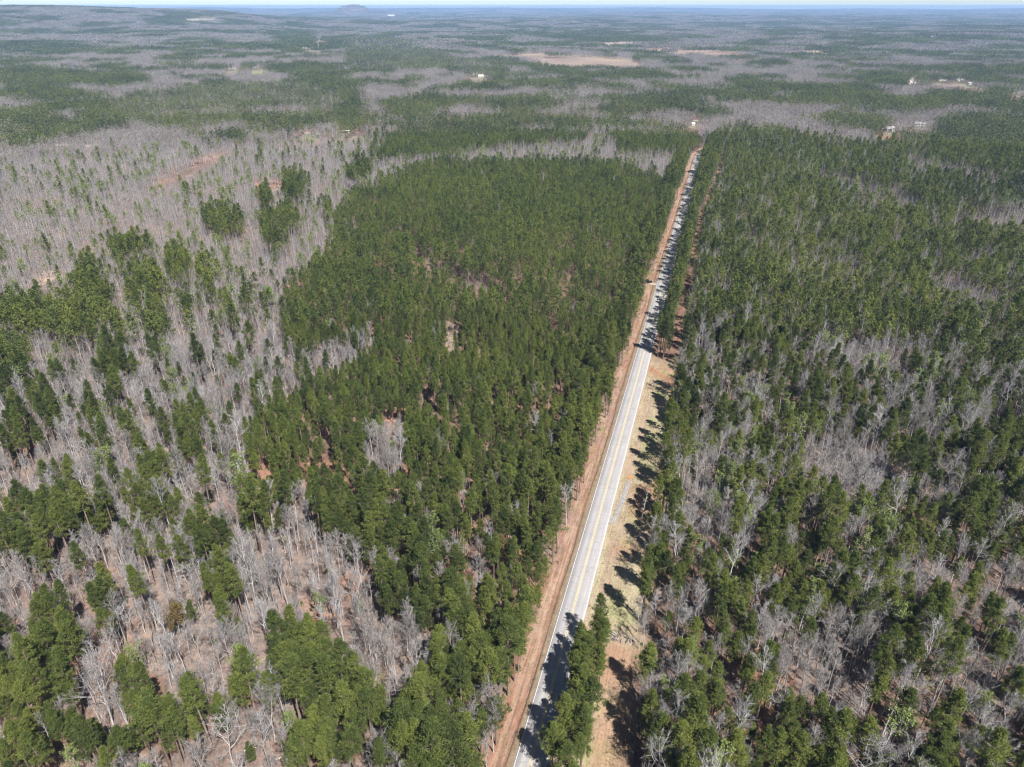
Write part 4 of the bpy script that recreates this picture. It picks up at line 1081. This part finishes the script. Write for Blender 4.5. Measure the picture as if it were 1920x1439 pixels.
def house(px_, py_, w_, dp, wh, rh, roofc, wallc, rz_, label, nm='house', cat='house', wing=False, dist_z=None):
    x, y = unp(px_, py_, 0.)
    for _ in range(6):
        z = float(terr(x, y)); x, y = unp(px_, py_, z)
    e = bpy.data.objects.new(nm, None); COL.objects.link(e); e.location = (x, y, z); e.rotation_euler = (0, 0, rz_)
    tag(e, label, cat)
    roof = plain('roof_' + nm, roofc, .55, .4, 0, .08, .6); wall = plain('siding_' + nm, wallc, .8, .2, 0, .06, .6)
    W, Dp = w_ / 2, dp / 2
    bm_obj('wall', e, wall, lambda bm: (box(bm, -W, W, -Dp, Dp, -1.0, wh)))
    for s in (-1, 1):
        bm_obj('gable', e, wall, lambda bm: [bm.faces.new([bm.verts.new(p) for p in tri]) for tri in (((s * W, -Dp, wh), (s * W, Dp, wh), (s * W, 0, wh + rh * .97)), ((s * (W - .15), -Dp, wh), (s * (W - .15), 0, wh + rh * .97), (s * (W - .15), Dp, wh)))])
    ov = .45; th_ = .16
    for s in (-1, 1):
        zo = wh - rh * ov / Dp
        bm_obj('roof', e, roof, lambda bm: prism(bm, [(0, 0)], 0, 1) if False else _slab(bm, W + ov, s * (Dp + ov), zo, wh + rh, th_))
    nwin = max(2, int(w_ / 3.2))
    for i in range(nwin):
        cx_ = -W + (i + .5) * w_ / nwin
        if i == nwin // 2:
            bm_obj('door', e, M['door'], lambda bm: box(bm, cx_ - .5, cx_ + .5, -Dp - .06, -Dp + .04, -.1, min(2.1, wh - .3)))
        else:
            fr = bm_obj('window', e, M['trim'], lambda bm: box(bm, cx_ - .65, cx_ + .65, -Dp - .05, -Dp + .04, wh * .36, wh * .82))
            bm_obj('pane', fr, M['glass'], lambda bm: box(bm, cx_ - .53, cx_ + .53, -Dp - .07, -Dp, wh * .36 + .12, wh * .82 - .12))
    if wing:
        bm_obj('wing', e, wall, lambda bm: box(bm, -W * .15, W * .55, -Dp - 5, -Dp - .02, -1, wh - .2))
        for s in (-1, 1):
            bm_obj('roof', e, roof, lambda bm: _slab2(bm, W * .2, W * .35 + ov, -Dp - 5.3, -Dp + .5, wh - .25, wh + rh * .7, s))
    return e
def _slab(bm, hx, ye, ze, zr, th_):
    v = [(-hx, 0, zr), (hx, 0, zr), (hx, ye, ze), (-hx, ye, ze)]
    a = [bm.verts.new(p) for p in v]; c = [bm.verts.new((p[0], p[1], p[2] + th_)) for p in v]
    bm.faces.new(a); bm.faces.new(c[::-1])
    for i in range(4): bm.faces.new((a[i], a[(i + 1) % 4], c[(i + 1) % 4], c[i]))
def _slab2(bm, cx_, hw, y0, y1, ze, zr, s):
    v = [(cx_, y0, zr), (cx_, y1, zr), (cx_ + s * hw, y1, ze), (cx_ + s * hw, y0, ze)]
    a = [bm.verts.new(p) for p in v]; c = [bm.verts.new((p[0], p[1], p[2] + .15)) for p in v]
    bm.faces.new(a); bm.faces.new(c[::-1])
    for i in range(4): bm.faces.new((a[i], a[(i + 1) % 4], c[(i + 1) % 4], c[i]))
WHT, GRY = (.82, .82, .84), (.5, .5, .52)
house(583, 250, 15, 9, 2.8, 2.6, (.34, .20, .17), (.62, .60, .56), .05, 'low house with dull red-brown roof at the edge of the far left woods')
house(650, 249, 11, 5, 2.4, .9, (.75, .72, .68), (.45, .36, .30), -.1, 'long low shed with pale roof beside an orange bank', 'shed', 'shed')
house(889, 140, 14, 10, 3, 3.4, WHT, (.7, .7, .68), .5, 'white gabled house on the far clearing above the plantation')
house(902, 145, 13, 8, 3, 2.4, (.68, .67, .62), (.66, .62, .55), -.1, 'pale flat-looking barn just below the white gabled house', 'barn', 'barn')
house(1303, 227, 8, 6, 2.6, 1.8, (.20, .06, .05), (.62, .55, .42), .1, 'small dark red roofed cottage past the end of the road')
house(1299, 235, 4.5, 3.5, 2.4, 1.2, WHT, (.7, .7, .7), .2, 'tiny white roofed shed below the dark red cottage', 'shed', 'shed')
house(1667, 245, 11, 7, 3, 2.2, WHT, (.6, .6, .6), .1, 'white T-shaped house in the right woods', wing=True)
house(1723, 236, 14, 7, 3, 2.2, (.62, .66, .66), (.6, .62, .6), -.1, 'grey roofed house with white gable in the right woods')
house(1765, 151, 18, 8, 3, 2.2, (.16, .17, .19), (.78, .78, .78), -.1, 'long dark roofed house far off at the right')
house(1799, 152, 17, 9, 3, 2.4, WHT, (.7, .7, .7), -.15, 'white roofed house right of the long dark roof')
house(1818, 159, 9, 7, 3, 2.2, (.4, .42, .45), (.75, .75, .75), .1, 'small grey house below the white roof far right')
house(1836, 161, 10, 7, 3, 2, (.7, .62, .52), (.72, .65, .56), -.1, 'small cream house far right beside the grey one')
house(1913, 173, 20, 11, 3.4, 2.6, WHT, (.75, .75, .75), .1, 'large white roofed building at the right edge')
house(436, 129, 15, 8, 3, 2.2, WHT, (.7, .7, .7), -.1, 'white house far off at the left of the grassy clearing')
house(481, 128, 16, 8, 3, 2.2, (.72, .66, .66), (.8, .8, .8), .15, 'pinkish white house above the grassy clearing')
house(573, 92, 14, 9, 3, 2.4, WHT, (.7, .7, .7), .1, 'white house left of the slender mast')
house(586, 91, 13, 8, 3, 2.4, (.85, .85, .86), (.7, .68, .66), -.2, 'second white house between the mast and its neighbour')
house(601, 73, 20, 10, 3, 2.4, (.78, .76, .80), (.7, .7, .7), .3, 'pale roofed house behind the slender mast')
house(387, 35, 130, 60, 9, 4, WHT, (.8, .8, .8), .02, 'huge white warehouse far off near the horizon', 'warehouse', 'warehouse')
house(734, 30, 90, 60, 9, 4, WHT, (.8, .8, .8), .02, 'smaller white warehouse just below the horizon', 'warehouse', 'warehouse')
house(1744, 70, 22, 14, 4, 3, WHT, (.8, .8, .8), .02, 'isolated white farmhouse far off at upper right')
house(1855, 119, 16, 9, 3, 2.4, (.7, .66, .66), (.8, .8, .8), .1, 'pale house in the far right woods above the cluster')

# slender mast
mx_, my_ = unp(598, 97, 0); mz_ = float(terr(mx_, my_)); mx_, my_ = unp(598, 97, mz_)
e = bpy.data.objects.new('mast', None); COL.objects.link(e); e.location = (mx_, my_, mz_)
tag(e, 'tall pale slender mast rising among far woods', 'mast')
M['steel'] = plain('galvanised_steel', (.62, .65, .64), .5, .5, .3, .08, 1)
mh = 36.; leg = [np.array([math.cos(a), math.sin(a), 0]) for a in (0.3, 2.39, 4.49)]
for L_ in leg:
    g = Geo(); g.tube([L_ * 1.8, L_ * 1.2 + np.array([0, 0, mh * .5]), L_ * .5 + np.array([0, 0, mh])], [.28, .24, .18], 5, 0); link('leg', g.mesh('leg', [M['steel']]), e)
for i in range(12):
    z0, z1 = i * mh / 12, (i + 1) * mh / 12; k0, k1 = 1.8 - 1.3 * i / 12, 1.8 - 1.3 * (i + 1) / 12
    for j in range(3):
        g = Geo(); g.tube([leg[j] * k0 + np.array([0, 0, z0]), leg[(j + 1) % 3] * k1 + np.array([0, 0, z1])], [.12, .12], 4, 0); link('brace', g.mesh('brace', [M['steel']]), e)

# parked car, nose toward the road
M['car'] = plain('black_paint', (.012, .012, .015), .25, .5, 0, .1, 1); M['tyre'] = plain('tyre_rubber', (.02, .02, .02), .9, .2, 0, .1, 3)
M['rim'] = plain('alloy', (.5, .5, .52), .35, .5, .8, .05, 2); M['lamp'] = plain('lamp_lens', (.75, .75, .72), .15, .6, 0, .05, 2); M['tail'] = plain('tail_lens', (.35, .02, .02), .2, .5, 0, .05, 2)
M['screen_glint'] = plain('windscreen', (.45, .47, .50), .12, .7, 0, .08, 2)  # bright reflection on the glass painted in as a pale base colour
cx_, cy_ = unp(1215.5, 530.5, .9)
t_, l_ = road_tl(np.array([cx_]), np.array([cy_])); zc = max(float(vz_left(t_, l_)[0]) if l_[0] > -13.5 else 0, float(terr(cx_, cy_)), .0) + .02
car = bpy.data.objects.new('parked_car', None); COL.objects.link(car); car.location = (cx_, cy_, zc); car.rotation_euler = (0, 0, math.radians(-4))
tag(car, 'black car parked on the pull-off beside the road, nose toward the asphalt', 'car')
bm_obj('body', car, M['car'], lambda bm: prism(bm, [(-2.4, .45), (-2.4, .95), (-2.3, 1.08), (.95, 1.08), (2.1, .98), (2.38, .8), (2.4, .42), (2.2, .3), (-2.2, .3)], -.92, .92), .05)
bm_obj('cabin', car, M['car'], lambda bm: prism(bm, [(-2.25, 1.08), (-2.0, 1.72), (-1.7, 1.8), (.05, 1.8), (.35, 1.72), (1.0, 1.08)], -.80, .80), .04)
for s in (-1, 1):
    bm_obj('side_window', car, M['glass'], lambda bm: prism(bm, [(-1.95, 1.14), (-1.8, 1.62), (.05, 1.64), (.62, 1.14)], s * .81 - .012, s * .81 + .012))
bm_obj('windscreen', car, M['screen_glint'], lambda bm: [bm.faces.new([bm.verts.new(p) for p in ((1.0, -.70, 1.13), (1.0, .70, 1.13), (.43, .66, 1.72), (.43, -.66, 1.72))])])
bm_obj('rear_window', car, M['glass'], lambda bm: [bm.faces.new([bm.verts.new(p) for p in ((-2.27, .68, 1.14), (-2.27, -.68, 1.14), (-2.06, -.64, 1.66), (-2.06, .64, 1.66))])])
for s in (-1, 1):
    bm_obj('headlight', car, M['lamp'], lambda bm: box(bm, 2.26, 2.42, s * .66 - .2, s * .66 + .2, .66, .8), .02)
    bm_obj('tail_light', car, M['tail'], lambda bm: box(bm, -2.44, -2.34, s * .76 - .1, s * .76 + .1, .7, 1.0), .02)
    bm_obj('mirror', car, M['car'], lambda bm: box(bm, .55, .72, s * .98 - .1, s * .98 + .1, 1.1, 1.26), .02)
    for xw in (-1.45, 1.48):
        def wheel(rad, hw):
            def f(bm):
                bmesh.ops.create_cone(bm, cap_ends=True, segments=20, radius1=rad, radius2=rad, depth=hw * 2)
                for v in bm.verts: v.co = Vector((v.co.x + xw, v.co.z + s * .86, v.co.y + .35))
            return f
        wh_ = bm_obj('wheel', car, M['tyre'], wheel(.36, .12)); bm_obj('rim', wh_, M['rim'], wheel(.22, .128))
# pale gravel apron between the car and the asphalt
ap = strip('gravel_apron', np.linspace(float(t_[0]) - 2.3, float(t_[0]) + .6, 8), np.linspace(-8.2, -3.78, 12), lambda t, l: np.maximum(vz_left(t, l), .62) + .05, None, plain('pale_gravel', (.34, .295, .262), .9, .2, 0, .25, 3))
tag(ap, 'pale gravel apron between the parked car and the road', None, None, 'structure')

# ------------------------------------------------------------------ haze
b = NB('haze_air')
pv = b.new('ShaderNodeVolumePrincipled'); pv.inputs['Color'].default_value = (.40, .62, .98, 1); pv.inputs['Density'].default_value = 1 / 15500
pv.inputs['Anisotropy'].default_value = 0.0
b.l(pv.outputs[0], b.out.inputs['Volume'])
zt = max(float(GZ.max()) + 3, CAM_H + 15); zb_ = float(GZ.min()) - 2
rr_ = 25500 * 1.01
hz = bm_obj('haze', None, b.m, lambda bm: box(bm, -rr_, rr_, -300, rr_, zb_, zt))
tag(hz, 'thin blue air haze over the far country', None, None, 'stuff')
print('TREES', len(X), 'indiv', int(indiv.sum()), 'distant', len(DX), 'undergrowth', len(ux), 'zrange', GZ.min(), GZ.max())

for o_ in SC.objects:
    if 'label' in o_ and len(o_['label'].split()) > 16: print('LONG', o_['label'])

print('CAR', t_, l_, zc, 'GZ', GZ.max(), GZ.min())
